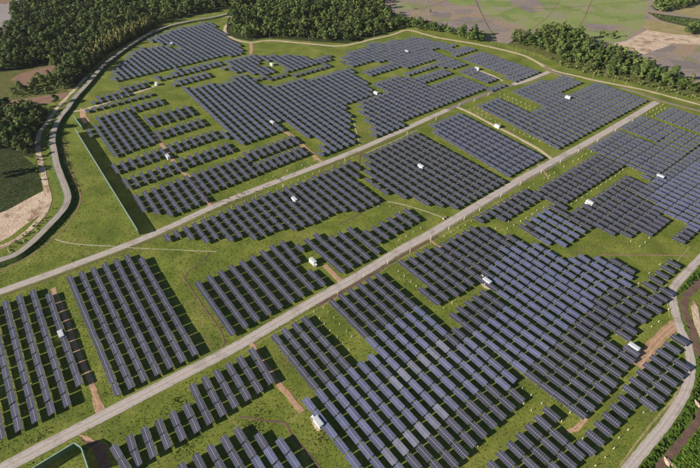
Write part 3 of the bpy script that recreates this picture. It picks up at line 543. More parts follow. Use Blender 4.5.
    'UL': [[0,23.9,-217.85,23.5,-212.95,0,2], [1,27.27,-219.86,26.57,-189.94,0,8], [2,30.5,-228.22,29.78,-190.69,0,10], [3,33.72,-228.24,33,-191.06,0,10], [4,36.94,-228.24,36.22,-191.06,0,10], [5,40.16,-228.24,39.44,-191.06,0,10], [6,43.38,-228.27,42.66,-191.63,0,10]],
    'ULa': [[0,23.55,-181.23,23.45,-177.07,0,2], [1,26.77,-181.36,26.67,-177.19,0,2], [2,29.99,-181.5,29.89,-177.3,0,2], [3,33.21,-181.64,33.11,-177.41,0,2], [4,36.43,-181.78,36.33,-177.53,0,2], [5,39.65,-181.91,39.55,-177.64,0,2], [6,42.87,-182.05,42.77,-177.75,0,2]],
    'ULb': [[0,23.53,-168.2,23.38,-163.8,0,2], [1,26.75,-168.2,26.59,-163.8,0,2], [2,29.97,-168.2,29.82,-163.8,0,2], [3,33.19,-168.2,33.04,-163.8,0,2], [4,36.41,-168.2,36.26,-163.8,0,2], [5,39.62,-168.2,39.48,-163.8,0,2], [6,42.84,-168.2,42.7,-163.8,0,2], [7,46.41,-168.9,46.16,-164.7,0,2], [8,49.63,-168.9,49.38,-164.7,0,2], [9,52.85,-168.9,52.6,-164.7,0,2], [10,56.08,-168.9,55.83,-164.7,0,2], [11,59.3,-168.9,59.05,-164.7,0,2], [12,62.52,-168.9,62.27,-164.7,0,2], [13,65.74,-168.9,65.49,-164.7,0,2]],
    'ULc': [[0,23.38,-154.75,22.92,-146.55,0,3], [1,26.63,-154.85,26.11,-142.55,0,4], [2,29.87,-154.95,29.31,-138.55,0,5], [3,33.09,-155.05,32.53,-138.65,0,5], [4,36.31,-155.15,35.75,-138.75,0,5], [5,39.53,-155.25,38.97,-138.85,0,5], [6,42.75,-155.35,42.19,-138.95,0,5], [7,45.95,-155.45,45.43,-143.15,0,4], [8,49.17,-155.45,48.65,-143.15,0,4], [9,52.39,-155.45,51.87,-143.15,0,4], [10,55.61,-155.45,55.09,-143.15,0,4], [11,58.83,-155.45,58.31,-143.15,0,4], [12,62.05,-155.45,61.53,-143.15,0,4], [13,65.27,-155.45,64.75,-143.15,0,4]],
    'ULd': [[7,46.84,-197.3,46.64,-193.1,0,2], [8,50.06,-197.3,49.86,-193.1,0,2], [9,53.28,-197.3,53.08,-193.1,0,2], [10,56.5,-197.3,56.3,-193.1,0,2], [11,59.72,-197.3,59.52,-193.1,0,2], [12,62.94,-197.3,62.74,-193.1,0,2], [13,66.16,-197.3,65.96,-193.1,0,2]],
    'ULe': [[7,46.56,-182.88,46.42,-178.62,0,2], [8,49.78,-182.88,49.64,-178.62,0,2], [9,53,-182.88,52.86,-178.62,0,2], [10,56.23,-182.88,56.08,-178.62,0,2], [11,59.45,-182.88,59.3,-178.62,0,2], [12,62.67,-182.88,62.52,-178.62,0,2], [13,65.89,-182.88,65.74,-178.62,0,2]],
    'ULf': [[8,47.79,-214,47.53,-206,0,3], [9,51.61,-214,51.35,-206,0,3], [10,55.43,-214,55.17,-206,0,3], [11,59.25,-214,58.99,-206,0,3], [12,63.07,-214,62.81,-206,0,3], [13,66.89,-214,66.63,-206,0,3]],
    'ULg': [[0,68.67,-157.3,68.67,-157.3,0,1], [0,71.88,-157.3,71.88,-157.3,0,1], [0,75.08,-157.3,75.08,-157.3,0,1], [0,78.28,-157.3,78.28,-157.3,0,1], [0,81.47,-157.3,81.47,-157.3,0,1], [0,84.67,-157.3,84.67,-157.3,0,1], [0,87.88,-157.3,87.88,-157.3,0,1], [0,91.08,-157.3,91.08,-157.3,0,1], [0,68.42,-153.5,68.42,-153.5,0,1], [0,71.62,-153.5,71.62,-153.5,0,1], [0,74.83,-153.5,74.83,-153.5,0,1], [0,78.03,-153.5,78.03,-153.5,0,1], [0,81.22,-153.5,81.22,-153.5,0,1], [0,84.42,-153.5,84.42,-153.5,0,1], [0,87.62,-153.5,87.62,-153.5,0,1], [0,90.83,-153.5,90.83,-153.5,0,1]],
    'ULh': [[0,68.08,-147.4,68.08,-147.4,0,1], [0,70.98,-147.4,70.98,-147.4,0,1], [0,73.88,-147.4,73.88,-147.4,0,1], [0,76.78,-147.4,76.78,-147.4,0,1], [0,79.67,-147.4,79.67,-147.4,0,1], [0,82.58,-147.4,82.58,-147.4,0,1], [0,85.47,-147.4,85.47,-147.4,0,1], [0,88.38,-147.4,88.38,-147.4,0,1], [0,67.83,-143.4,67.83,-143.4,0,1], [0,70.73,-143.4,70.73,-143.4,0,1], [0,73.62,-143.4,73.62,-143.4,0,1], [0,76.53,-143.4,76.53,-143.4,0,1], [0,79.42,-143.4,79.42,-143.4,0,1], [0,82.33,-143.4,82.33,-143.4,0,1], [0,85.22,-143.4,85.22,-143.4,0,1], [0,88.12,-143.4,88.12,-143.4,0,1]],
    'ULt': [[3,33.75,-246.7,33.75,-246.7,0,1], [4,37,-250.9,37,-246.7,0,2], [5,40.25,-250.9,40.25,-246.7,0,2], [6,43.5,-250.9,43.5,-246.7,0,2], [7,46.75,-250.9,46.75,-246.7,0,2], [8,50,-255.1,50,-246.7,0,3], [9,53.25,-255.1,53.25,-250.9,0,2], [10,56.5,-255.1,56.5,-250.9,0,2], [11,59.75,-255.1,59.75,-250.9,0,2], [12,63,-255.1,63,-255.1,0,1]],
    'ULs': [[0,28.8,-239.2,28.8,-239.2,0,1], [1,32.1,-239.2,32.1,-239.2,0,1], [2,35.4,-239.2,35.4,-239.2,0,1], [3,38.7,-239.2,38.7,-239.2,0,1], [4,42,-239.2,42,-239.2,0,1], [5,45.3,-239.2,45.3,-239.2,0,1], [6,48.6,-239.2,48.6,-239.2,0,1], [7,51.9,-239.2,51.9,-239.2,0,1], [8,55.2,-239.2,55.2,-239.2,0,1], [9,58.5,-239.2,58.5,-239.2,0,1]],
    'ULr': [[0,46.5,-230,46.5,-226,0,2], [1,49.8,-230,49.8,-226,0,2], [2,53.1,-230,53.1,-226,0,2], [3,56.4,-230,56.4,-226,0,2], [4,59.7,-230,59.7,-226,0,2]],
    'ULt2': [[15,72.75,-242.95,72.75,-242.95,0,1], [16,76,-247.05,76,-242.95,0,2], [17,79.25,-247.05,79.25,-242.95,0,2], [18,82.5,-247.05,82.5,-242.95,0,2], [19,85.75,-247.05,85.75,-242.95,0,2], [20,89,-247.05,89,-242.95,0,2], [21,92.25,-247.05,92.25,-242.95,0,2]],
    'UM': [[0,69.44,-179.32,69.24,-175.27,0,2], [1,75.49,-236.02,72.05,-167.18,0,18], [2,78.51,-231.98,75.27,-167.18,0,17], [3,81.73,-231.98,78.49,-167.18,0,17], [4,84.95,-231.98,81.71,-167.18,0,17], [5,88.17,-231.98,84.93,-167.18,0,17], [6,91.19,-227.92,88.15,-167.18,0,16], [7,94.41,-227.92,91.37,-167.18,0,16], [8,97.63,-227.92,95,-175.27,0,14], [8,93.17,-138.82,93.17,-138.82,0,1], [9,101.05,-231.98,97.2,-155.02,0,20], [9,96.6,-142.88,96.39,-138.82,0,2], [10,104.27,-231.98,99.61,-138.82,0,24], [11,107.49,-231.98,102.83,-138.82,0,24], [12,109.7,-211.72,106.05,-138.82,0,19], [13,112.72,-207.68,109.27,-138.82,0,18], [14,115.94,-207.68,112.7,-142.88,0,17], [15,119.16,-207.68,116.32,-150.98,0,15], [16,122.38,-207.68,119.74,-155.02,0,14], [17,125.6,-207.68,123.17,-159.07,0,13], [18,128.82,-207.68,126.79,-167.18,0,11], [19,131.83,-203.62,130.21,-171.22,0,9], [20,135.05,-203.62,133.43,-171.22,0,9], [21,138.27,-203.62,136.65,-171.22,0,9], [22,141.49,-203.62,139.87,-171.22,0,9], [23,144.71,-203.62,143.09,-171.22,0,9], [24,147.93,-203.62,146.31,-171.22,0,9], [25,151.15,-203.62,149.74,-175.27,0,8], [26,154.37,-203.62,153.36,-183.38,0,6], [27,157.59,-203.62,157.39,-199.58,0,2]],
    'FAN': [[-5,50.53,-272.25,50.66,-268.15,0,2], [-4,53.54,-280.45,53.91,-268.15,0,4], [-3,56.66,-284.55,57.16,-268.15,0,5], [-2,59.79,-288.65,60.41,-268.15,0,6], [-1,62.92,-292.75,63.66,-268.15,0,7], [0,66.05,-296.85,66.91,-268.15,0,8], [1,69.17,-300.95,70.16,-268.15,0,9], [2,72.3,-305.05,73.41,-268.15,0,10], [3,75.55,-305.05,76.66,-268.15,0,10], [4,78.68,-309.15,79.91,-268.15,0,11], [5,82.05,-305.05,83.16,-268.15,0,10], [6,85.3,-305.05,86.41,-268.15,0,10], [7,88.06,-321.45,88.18,-317.35,0,2], [7,88.55,-305.05,89.66,-268.15,0,10], [8,91.31,-321.45,91.68,-309.15,0,4], [8,91.92,-300.95,92.91,-268.15,0,9], [9,94.43,-325.55,95.05,-305.05,0,6], [9,95.42,-292.75,96.16,-268.15,0,7], [10,97.68,-325.55,99.41,-268.15,0,15], [11,100.93,-325.55,102.66,-268.15,0,15], [12,104.06,-329.65,105.91,-268.15,0,16], [13,107.31,-329.65,109.16,-268.15,0,16], [14,110.56,-329.65,112.41,-268.15,0,16], [15,113.69,-333.75,115.78,-264.05,0,18], [16,117.06,-329.65,119.03,-264.05,0,17], [17,120.31,-329.65,122.28,-264.05,0,17], [18,123.56,-329.65,125.41,-268.15,0,16], [19,126.81,-329.65,128.41,-276.35,0,14], [20,129.94,-333.75,130.92,-300.95,0,9], [21,133.31,-329.65,133.56,-321.45,0,3]],
    'ST1': [[4,79,-259.05,79,-254.95,0,2], [4,79,-254.95,79,-254.95,0,1], [5,82.25,-263.15,82.25,-254.95,0,3], [6,85.5,-259.05,85.5,-254.95,0,2], [7,88.75,-259.05,88.75,-254.95,0,2], [8,92,-259.05,92,-254.95,0,2], [9,95.25,-259.05,95.25,-254.95,0,2], [10,98.5,-259.05,98.5,-254.95,0,2], [11,101.75,-259.05,101.75,-254.95,0,2], [12,105,-259.05,105,-254.95,0,2], [1,69.25,-259.05,69.25,-254.95,0,2], [2,72.5,-254.95,72.5,-254.95,0,1], [3,75.75,-254.95,75.75,-254.95,0,1]],
    'TM': [[2,106.5,-247.65,106.5,-239.45,0,3], [3,109.75,-255.85,109.75,-239.45,0,5], [4,113,-255.85,113,-231.25,0,7], [5,116.25,-255.85,116.25,-227.15,0,8], [6,119.5,-255.85,119.5,-227.15,0,8], [7,122.75,-255.85,122.75,-243.55,0,4], [7,122.75,-235.35,122.75,-227.15,0,3], [8,126,-255.85,126,-247.65,0,3], [9,129.25,-251.75,129.25,-243.55,0,3], [9,129.25,-223.05,129.25,-223.05,0,1], [10,132.5,-247.65,132.5,-223.05,0,7], [11,135.75,-247.65,135.75,-223.05,0,7], [12,139,-243.55,139,-223.05,0,6], [13,142.25,-243.55,142.25,-223.05,0,6], [14,145.5,-239.45,145.5,-223.05,0,5], [15,148.75,-235.35,148.75,-223.05,0,4], [16,152,-227.15,152,-223.05,0,2], [17,155.25,-227.15,155.25,-223.05,0,2], [18,158.5,-227.15,158.5,-223.05,0,2], [1,103.25,-247.65,103.25,-247.65,0,1]],
    'TS1': [[3,109.75,-222.95,109.75,-222.95,0,1], [4,113,-222.95,113,-222.95,0,1], [5,116.25,-222.95,116.25,-218.85,0,2], [6,119.5,-218.85,119.5,-218.85,0,1], [7,122.75,-218.85,122.75,-218.85,0,1], [8,126,-218.85,126,-218.85,0,1]],
    'TS2': [[9,129.25,-214.75,129.25,-214.75,0,1], [10,132.5,-214.75,132.5,-214.75,0,1], [11,135.75,-214.75,135.75,-214.75,0,1], [12,139,-214.75,139,-214.75,0,1], [13,142.25,-214.75,142.25,-214.75,0,1], [14,145.5,-214.75,145.5,-214.75,0,1], [15,148.75,-214.75,148.75,-214.75,0,1], [16,152,-218.85,152,-214.75,0,2], [19,161.75,-227.15,161.75,-227.15,0,1], [19,161.75,-214.75,161.75,-214.75,0,1], [17,155.25,-227.15,155.25,-227.15,0,1], [18,158.5,-227.15,158.5,-227.15,0,1]],
    'G1': [[10,162.5,-211.05,162.5,-206.95,0,2], [10,162.5,-194.65,162.5,-190.55,0,2], [11,165.75,-219.25,165.75,-206.95,0,4], [11,165.75,-194.65,165.75,-190.55,0,2], [12,169,-219.25,169,-206.95,0,4], [12,169,-194.65,169,-190.55,0,2], [13,172.25,-223.35,172.25,-206.95,0,5], [13,172.25,-194.65,172.25,-190.55,0,2], [14,175.5,-223.35,175.5,-206.95,0,5], [14,175.5,-194.65,175.5,-190.55,0,2], [15,178.75,-223.35,178.75,-202.85,0,6], [15,178.75,-194.65,178.75,-190.55,0,2], [16,182,-223.35,182,-202.85,0,6], [16,182,-194.65,182,-190.55,0,2], [17,185.25,-223.35,185.25,-186.45,0,10], [18,188.5,-223.35,188.5,-186.45,0,10], [19,191.75,-227.45,191.75,-186.45,0,11], [20,195,-227.45,195,-186.45,0,11], [21,198.25,-227.45,198.25,-186.45,0,11], [22,201.5,-223.35,201.5,-186.45,0,10], [23,204.75,-223.35,204.75,-186.45,0,10], [24,208,-223.35,208,-182.35,0,11], [25,211.25,-223.35,211.25,-182.35,0,11], [26,214.5,-219.25,214.5,-182.35,0,10], [27,217.75,-219.25,217.75,-198.75,0,6], [28,221,-219.25,221,-198.75,0,6], [29,224.25,-219.25,224.25,-194.65,0,7], [30,227.5,-215.15,227.5,-194.65,0,6], [31,230.75,-202.85,230.75,-194.65,0,3], [32,234,-194.65,234,-194.65,0,1]],
    'G2': [[28,221,-182.35,221,-182.35,0,1], [29,224.25,-190.55,224.25,-182.35,0,3], [30,227.5,-190.55,227.5,-182.35,0,3], [31,230.75,-186.45,230.75,-182.35,0,2], [32,234,-186.45,234,-182.35,0,2], [33,237.25,-186.45,237.25,-182.35,0,2]],
    'G3': [[27,217.75,-141.35,217.75,-137.25,0,2], [28,221,-174.15,221,-137.25,0,10], [29,224.25,-174.15,224.25,-137.25,0,10], [30,227.5,-174.15,227.5,-137.25,0,10], [31,230.75,-174.15,230.75,-137.25,0,10], [32,234,-174.15,234,-137.25,0,10], [33,237.25,-174.15,237.25,-137.25,0,10]],
    'G4': [[15,178.75,-178.25,178.75,-178.25,0,1], [16,182,-178.25,182,-178.25,0,1], [17,185.25,-178.25,185.25,-178.25,0,1], [18,188.5,-178.25,188.5,-178.25,0,1], [19,191.75,-178.25,191.75,-178.25,0,1], [20,195,-178.25,195,-178.25,0,1], [21,198.25,-178.25,198.25,-178.25,0,1], [22,201.5,-178.25,201.5,-174.15,0,2], [23,204.75,-178.25,204.75,-170.05,0,3], [24,208,-178.25,208,-170.05,0,3], [25,211.25,-178.25,211.25,-170.05,0,3], [26,214.5,-178.25,214.5,-170.05,0,3]],
    'G5': [[15,178.75,-170.05,178.75,-165.95,0,2], [16,182,-170.05,182,-165.95,0,2], [17,185.25,-170.05,185.25,-165.95,0,2], [18,188.5,-170.05,188.5,-165.95,0,2], [19,191.75,-170.05,191.75,-165.95,0,2], [20,195,-170.05,195,-165.95,0,2], [21,198.25,-170.05,198.25,-165.95,0,2]],
    'G6': [[23,204.75,-161.85,204.75,-157.75,0,2], [24,208,-161.85,208,-157.75,0,2], [25,211.25,-161.85,211.25,-157.75,0,2], [26,214.5,-161.85,214.5,-161.85,0,1]],
    'G7': [[23,204.75,-153.65,204.75,-145.45,0,3], [24,208,-153.65,208,-145.45,0,3], [25,211.25,-153.65,211.25,-145.45,0,3]],
    'G8': [[15,178.75,-157.75,178.75,-141.35,0,5], [16,182,-157.75,182,-141.35,0,5], [17,185.25,-157.75,185.25,-141.35,0,5], [18,188.5,-157.75,188.5,-141.35,0,5], [19,191.75,-157.75,191.75,-141.35,0,5], [20,195,-157.75,195,-141.35,0,5], [21,198.25,-157.75,198.25,-137.25,0,6], [22,201.5,-137.25,201.5,-137.25,0,1], [23,204.75,-137.25,204.75,-137.25,0,1], [24,208,-137.25,208,-137.25,0,1]],
    'G9': [[-3,120.25,-137.25,120.25,-137.25,0,1], [-2,123.5,-141.35,123.5,-137.25,0,2], [-1,126.75,-149.55,126.75,-137.25,0,4], [0,130,-157.75,130,-137.25,0,6], [1,133.25,-161.85,133.25,-137.25,0,7], [2,136.5,-165.95,136.5,-137.25,0,8], [3,139.75,-165.95,139.75,-141.35,0,7], [4,143,-165.95,143,-141.35,0,7], [5,146.25,-165.95,146.25,-141.35,0,7], [6,149.5,-165.95,149.5,-141.35,0,7], [7,152.75,-165.95,152.75,-141.35,0,7], [8,156,-178.25,156,-141.35,0,10], [9,159.25,-178.25,159.25,-141.35,0,10], [10,162.5,-178.25,162.5,-141.35,0,10], [11,165.75,-178.25,165.75,-141.35,0,10], [12,169,-178.25,169,-141.35,0,10], [13,172.25,-178.25,172.25,-141.35,0,10], [14,175.5,-174.15,175.5,-141.35,0,9]]}

PITCH_T, WIDTH_T, LEN_T = 4.03, 3.48, 7.86
Z_LOW, TILT = 1.45, math.radians(15.4)
Z_MID = Z_LOW + WIDTH_T / 2 * math.sin(TILT)
NX, NY, GAP = 2, 8, 0.05                          # two portrait rows of eight modules

def tilt_pt(x, y, z):
    """table plane to table frame: x across the slope, raised on +x"""
    return (x * math.cos(TILT) - z * math.sin(TILT), y, Z_MID + x * math.sin(TILT) + z * math.cos(TILT))

def module_row_mesh(side, key):
    """eight framed modules side by side: aluminium rim, recessed glass"""
    V, F, MI, UV = [], [], [], []
    wx = (WIDTH_T - GAP) / 2; wy = LEN_T / NY
    x0 = -WIDTH_T / 2 if side < 0 else GAP / 2
    fw, th = 0.035, 0.045
    for j in range(NY):
        ya, yb = -LEN_T / 2 + j * wy + 0.012, -LEN_T / 2 + (j + 1) * wy - 0.012
        xa, xb = x0, x0 + wx
        o = len(V)
        ring = lambda e, z: [(xa + e, ya + e, z), (xb - e, ya + e, z), (xb - e, yb - e, z), (xa + e, yb - e, z)]
        V += [tilt_pt(*p) for p in ring(0, -th) + ring(0, 0) + ring(fw, 0) + ring(fw, -0.012)]
        quads = [(3, 2, 1, 0, 0)]
        for k in range(4):
            n = (k + 1) % 4
            quads += [(k, n, 4 + n, 4 + k, 0), (4 + k, 4 + n, 8 + n, 8 + k, 0), (8 + k, 8 + n, 12 + n, 12 + k, 0)]
        quads.append((12, 13, 14, 15, 1))
        pl = ring(0, 0) * 2 + ring(fw, 0) * 2
        for q in quads:
            F.append([o + i for i in q[:4]]); MI.append(q[4])
            UV += [((pl[i][0] + WIDTH_T / 2) / WIDTH_T, (pl[i][1] + LEN_T / 2) / LEN_T) for i in q[:4]]
    return mesh_np('module_row', V, F, [M['silver'], CELLS[key]], MI, uv=UV)

def frame_mesh():
    g = Geo()
    for x in (-1.25, -0.45, 0.45, 1.25):
        c = tilt_pt(x, 0, -0.10); g.box(c, (0.06, LEN_T - 0.1, 0.08), 0, ry=-TILT)
    for y in (-2.7, 2.7):
        c = tilt_pt(0, y, -0.19); g.box(c, (WIDTH_T - 0.35, 0.09, 0.10), 0, ry=-TILT)
        a, b = Vector(tilt_pt(-0.9, y, -0.24)), Vector((0.86, y, 0.7))
        g.tube([a, b], [0.035, 0.035], 5)
    return g.mesh('rail_frame', [M['steel']])

def strip_mesh():
    return Geo().box(tilt_pt(0, 0, 0.004), (0.10, LEN_T - 0.04, 0.03), 0, ry=-TILT).mesh('middle_strip', [M['strip']])

def post_mesh(x):
    g = Geo(); h = tilt_pt(x, 0, -0.22)[2]
    g.box((0, 0, h / 2 - 0.1), (0.12, 0.12, h + 0.2)); g.box((0, 0, 0.10), (0.32, 0.32, 0.24))
    return g.mesh('support_post', [M['steel']])

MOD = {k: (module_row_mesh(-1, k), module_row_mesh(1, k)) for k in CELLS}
STRIP, FRAME, POSTS = strip_mesh(), frame_mesh(), {x: post_mesh(x) for x in (-0.95, 0.95)}

def ordinal(n): return '%d%s' % (n, 'th' if 10 <= n % 100 <= 20 else {1: 'st', 2: 'nd', 3: 'rd'}.get(n % 10, 'th'))
FIELD = dict(B1='far-left field with cabin', B2='seven-row field above road', B3='short stepped field below road', B4='field cut by bottom edge',
             B5='bottom middle field', B6='field below the white cabin', B7='bottom field among posts', B9='strip beside canal road',
             M='field by orange track', S1='lone strip at road bend', R1='first strip above road', R3='all-blue square field')
SHADE = dict(g='grey', n='sky-sheen blue', b='blue', l='pale')

SKY_SHEEN = ('FAN', 'UM', 'TM', 'G1', 'G2', 'G3', 'G4', 'G5', 'G6', 'G7', 'G8', 'G9', 'N4', 'N3', 'R5', 'R6', 'R7', 'ST1', 'ULt2')  # far fields whose sky reflection is painted into the glass colour
tables = []                                       # block, row, u, v, heading, colour key
for blk, rows in ROWS.items():
    for r, u0, v0, u1, v1, *runs in rows:
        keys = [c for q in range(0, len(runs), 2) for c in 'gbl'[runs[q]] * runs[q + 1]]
        n = len(keys)
        for i, k in enumerate(keys):
            t = i / (n - 1) if n > 1 else 0.5
            rot = math.atan2(u1 - u0, v1 - v0) if n > 1 else 0.0
            if k == 'g' and blk in SKY_SHEEN: k = 'n'
            tables.append(['B6' if blk == 'B6b' else blk, r, u0 + (u1 - u0) * t, v0 + (v1 - v0) * t, rot, k])

def pixel(p):
    q = cam_ob.matrix_world.inverted() @ Vector(p) if False else Vector(p) - Vector((0, 0, CAM_H))
    cp, sp = math.cos(PITCH), math.sin(PITCH)
    dep = q.y * cp - q.z * sp
    return 350 + F_PX * q.x / dep, 234 - F_PX * (q.y * sp + q.z * cp) / dep, dep

cand = []
for i, t in enumerate(tables):
    x, y, dep = pixel(farm(t[2], t[3], 1.9))
    if -6 < x < 706 and -6 < y < 474: cand.append((dep, i))
near = set(i for _, i in sorted(cand)[:300])
order = {}
for b in set(tables[i][0] for i in near):
    allv = [i for _, i in cand if tables[i][0] == b]
    rws = {}
    for i in allv: rws.setdefault(round((tables[i][2] - 0.036 * (tables[i][3] + 40)) / 3.25) if b == 'B6' else tables[i][1], []).append(i)
    for rk, key in enumerate(sorted(rws)):
        for ck, i in enumerate(sorted(rws[key], key=lambda q: tables[q][3])): order[i] = (rk + 1, ck + 1)

def jitter(i):
    """small lifts and twists: no two tables stand exactly alike"""
    g = np.random.default_rng(1000 + i)
    return g.normal(0, 0.012), g.normal(0, 0.012), g.normal(0, 0.006), g.normal(0, 0.09)

proto = {}
for i in sorted(near):
    b, r, u, v, rot, key = tables[i]
    jx, jy, jz, dz = jitter(i)
    rk, ck = order[i]
    root = bpy.data.objects.new('solar_table', None); COL.objects.link(root)
    root.empty_display_size = 1.0
    root.location = farm(u, v, dz)
    root.rotation_euler = (jx * 0.4, jy, FA + rot + jz)
    tag(root, '%s solar table %s down the %s row from the left, %s' % (SHADE[key], ordinal(ck), ordinal(rk), FIELD.get(b, 'middle field')), 'solar table', 'ground-mounted solar tables standing in rows')
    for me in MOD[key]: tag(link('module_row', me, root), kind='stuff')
    link('rail_frame', FRAME, root); link('middle_strip', STRIP, root)
    for x in (-0.95, 0.95):
        for y in (-2.7, 2.7): link('support_post', POSTS[x], root, (tilt_pt(x, 0, 0)[0], y, 0))

# the tables too far off to pick apart one by one, joined
far = [i for i in range(len(tables)) if i not in near]
cell_l, frame_l = {k: ([], [], []) for k in CELLS}, Geo()
def far_solid():
    """two module rows as slabs with a gap between, rails and posts; faces: 0 glass top, 1 metal"""
    V, F, MI, UV = [], [], [], []
    wx = (WIDTH_T - GAP) / 2
    for x0 in (-WIDTH_T / 2, GAP / 2):
        o = len(V)
        q = [(x0, -LEN_T / 2), (x0 + wx, -LEN_T / 2), (x0 + wx, LEN_T / 2), (x0, LEN_T / 2)]
        V += [tilt_pt(a, c, -0.05) for a, c in q] + [tilt_pt(a, c, 0) for a, c in q]
        for k, f in enumerate(BOXF):
            F.append([o + int(j) for j in f]); MI.append(0 if k == 1 else 1)
            UV += [((q[int(j) % 4][0] + WIDTH_T / 2) / WIDTH_T, (q[int(j) % 4][1] + LEN_T / 2) / LEN_T) for j in f]
    def bx(c, sz, ry=0.0):
        g = Geo().box(c, sz, 0, ry=ry); o = len(V)
        V.extend(g.V)
        for f in g.F: F.append([o + j for j in f]); MI.append(1); UV.extend([(0, 0)] * 4)
    g = Geo().box(tilt_pt(0, 0, 0.004), (0.10, LEN_T - 0.04, 0.03), 0, ry=-TILT); o = len(V); V.extend(g.V)
    for f in g.F: F.append([o + j for j in f]); MI.append(2); UV.extend([(0, 0)] * 4)
    for y in (-2.7, 2.7):
        bx(tilt_pt(0, y, -0.13), (WIDTH_T - 0.35, 0.10, 0.12), -TILT)
        for x in (-0.95, 0.95):
            h = tilt_pt(x, 0, -0.16)[2]; bx((tilt_pt(x, 0, 0)[0], y, h / 2), (0.13, 0.13, h))
    return np.array(V), np.array(F), np.array(MI), np.array(UV)
FV, FF, FM, FUV = far_solid()
def rot_np(rx, ry, rz):
    return np.array(Matrix.Rotation(rz, 3, 'Z') @ Matrix.Rotation(ry, 3, 'Y') @ Matrix.Rotation(rx, 3, 'X'))
Vs, Fs, Ms, Us = [], [], [], []
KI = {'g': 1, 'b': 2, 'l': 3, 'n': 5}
for n, i in enumerate(far):
    b, r, u, v, rot, key = tables[i]
    jx, jy, jz, dz = jitter(i)
    Vs.append(FV @ rot_np(jx * 0.4, jy, FA + rot + jz).T + np.array(farm(u, v, dz)))
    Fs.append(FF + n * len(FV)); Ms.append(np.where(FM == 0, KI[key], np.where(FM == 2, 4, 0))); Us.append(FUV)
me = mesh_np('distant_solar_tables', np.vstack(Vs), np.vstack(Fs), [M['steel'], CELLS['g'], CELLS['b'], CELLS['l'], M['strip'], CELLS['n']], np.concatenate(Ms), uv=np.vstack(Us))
tag(link('distant_solar_tables', me), 'rows of distant grey and blue solar tables across the upper fields', 'solar tables', kind='stuff')
# ------------------------------------------------------------------ cabins
def make_cabin():
    root = bpy.data.objects.new('inverter_cabin', None); COL.objects.link(root)
    L, W, H = 5.2, 2.25, 2.45
    Geo().box((0, 0, 0.12), (W + 0.9, L + 1.2, 0.26)).build('concrete_pad', [M['concrete']], root)
    g = Geo().box((0, 0, 0.25 + H / 2), (W, L, H))
    for y in (-L / 2 + 0.08, L / 2 - 0.08):
        for x in (-W / 2 + 0.08, W / 2 - 0.08): g.box((x, y, 0.25 + H / 2), (0.2, 0.2, H + 0.02))
    g.build('body', [M['cabin']], root)
    Geo().box((0, 0, 0.25 + H + 0.07), (W + 0.36, L + 0.36, 0.14)).box((0, 0, 0.25 + H + 0.17), (W - 0.3, L - 0.3, 0.08)).build('roof', [M['cabinroof']], root)
    for y in (-1.5, -0.48):
        d_ = Geo().box((-W / 2 - 0.03, y, 1.25), (0.06, 0.98, 1.85)).build('door', [M['cabinroof']], root)
        g = Geo()
        for k in range(5): g.box((-W / 2 - 0.075, y, 1.65 + k * 0.11), (0.03, 0.6, 0.06), 0, ry=0.5)
        g.build('louvre', [M['louvre']], d_)
    for x, y in ((-W / 2, 1.6), (W / 2, 1.5), (W / 2, -1.5)):
        s_ = 1 if x > 0 else -1
        v_ = Geo().box((x + s_ * 0.03, y, 1.8), (0.06, 1.1, 0.9))
        for k in range(6): v_.box((x + s_ * 0.075, y, 1.45 + k * 0.14), (0.03, 1.0, 0.07), 0, ry=0.5 * s_)
        v_.build('vent', [M['louvre']], root)
    return root
def copy_tree(o, parent=None):
    c = o.copy(); COL.objects.link(c)
    if parent: c.parent = parent
    for ch in list(o.children): copy_tree(ch, c)
    return c
cab0 = make_cabin()
CABINS = [
    (62.5, 336.5, 0, 'white inverter cabin at the top of the red track in the far-left field'),
    (318.5, 424, 0, 'white inverter cabin on a pale pad at the lower edge of the blue rows'),
    (313, 263, 0, 'white inverter cabin in a grass gap beside the short orange track'),
    (486.5, 283, 0, 'white inverter cabin above the grass clearing in the central field'),
    (632.5, 349, 0, 'white inverter cabin at the head of the wide dirt spur'),
    (294.6, 201.2, 0, 'white inverter cabin amid rows just below the upper farm road'),
    (420.7, 168, 0, 'white inverter cabin in the middle of the square field between roads'),
    (497, 127.5, 0, 'white inverter cabin beside the sandy track between two middle fields'),
    (589, 204.3, 0, 'white inverter cabin above the blue square field'),
    (659.5, 178.2, 0, 'white inverter cabin at the start of the thin track on the right'),
    (567.6, 98.6, 0, 'white inverter cabin in the upper right field near the tree belt'),
    (477, 69.8, 0, 'white inverter cabin beside the short pale track in the far top field'),
    (406.8, 52.8, 0, 'white inverter cabin in the farthest field below the tree line'),
    (376, 94.2, 0, 'white inverter cabin at the corner between two dense upper fields'),
    (272, 65.4, 0, 'white inverter cabin in a small gap under the meadow strip'),
    (172, 45, 0, 'white inverter cabin inside the fan-shaped field at top left'),
    (168.3, 158.2, 0, 'white inverter cabin by the red track in the upper left field'),
    (272.6, 124, 0, 'white inverter cabin at the lower edge of the dense upper field'),
    (157, 85, 0, 'white inverter cabin at the end of the entrance track'),
]
for i, (x, y, r, lab) in enumerate(CABINS):
    c = cab0 if i == 0 else copy_tree(cab0)
    c.location = at(x, y); c.rotation_euler = (0, 0, FA + r)
    tag(c, lab, 'cabin', 'white inverter cabins')

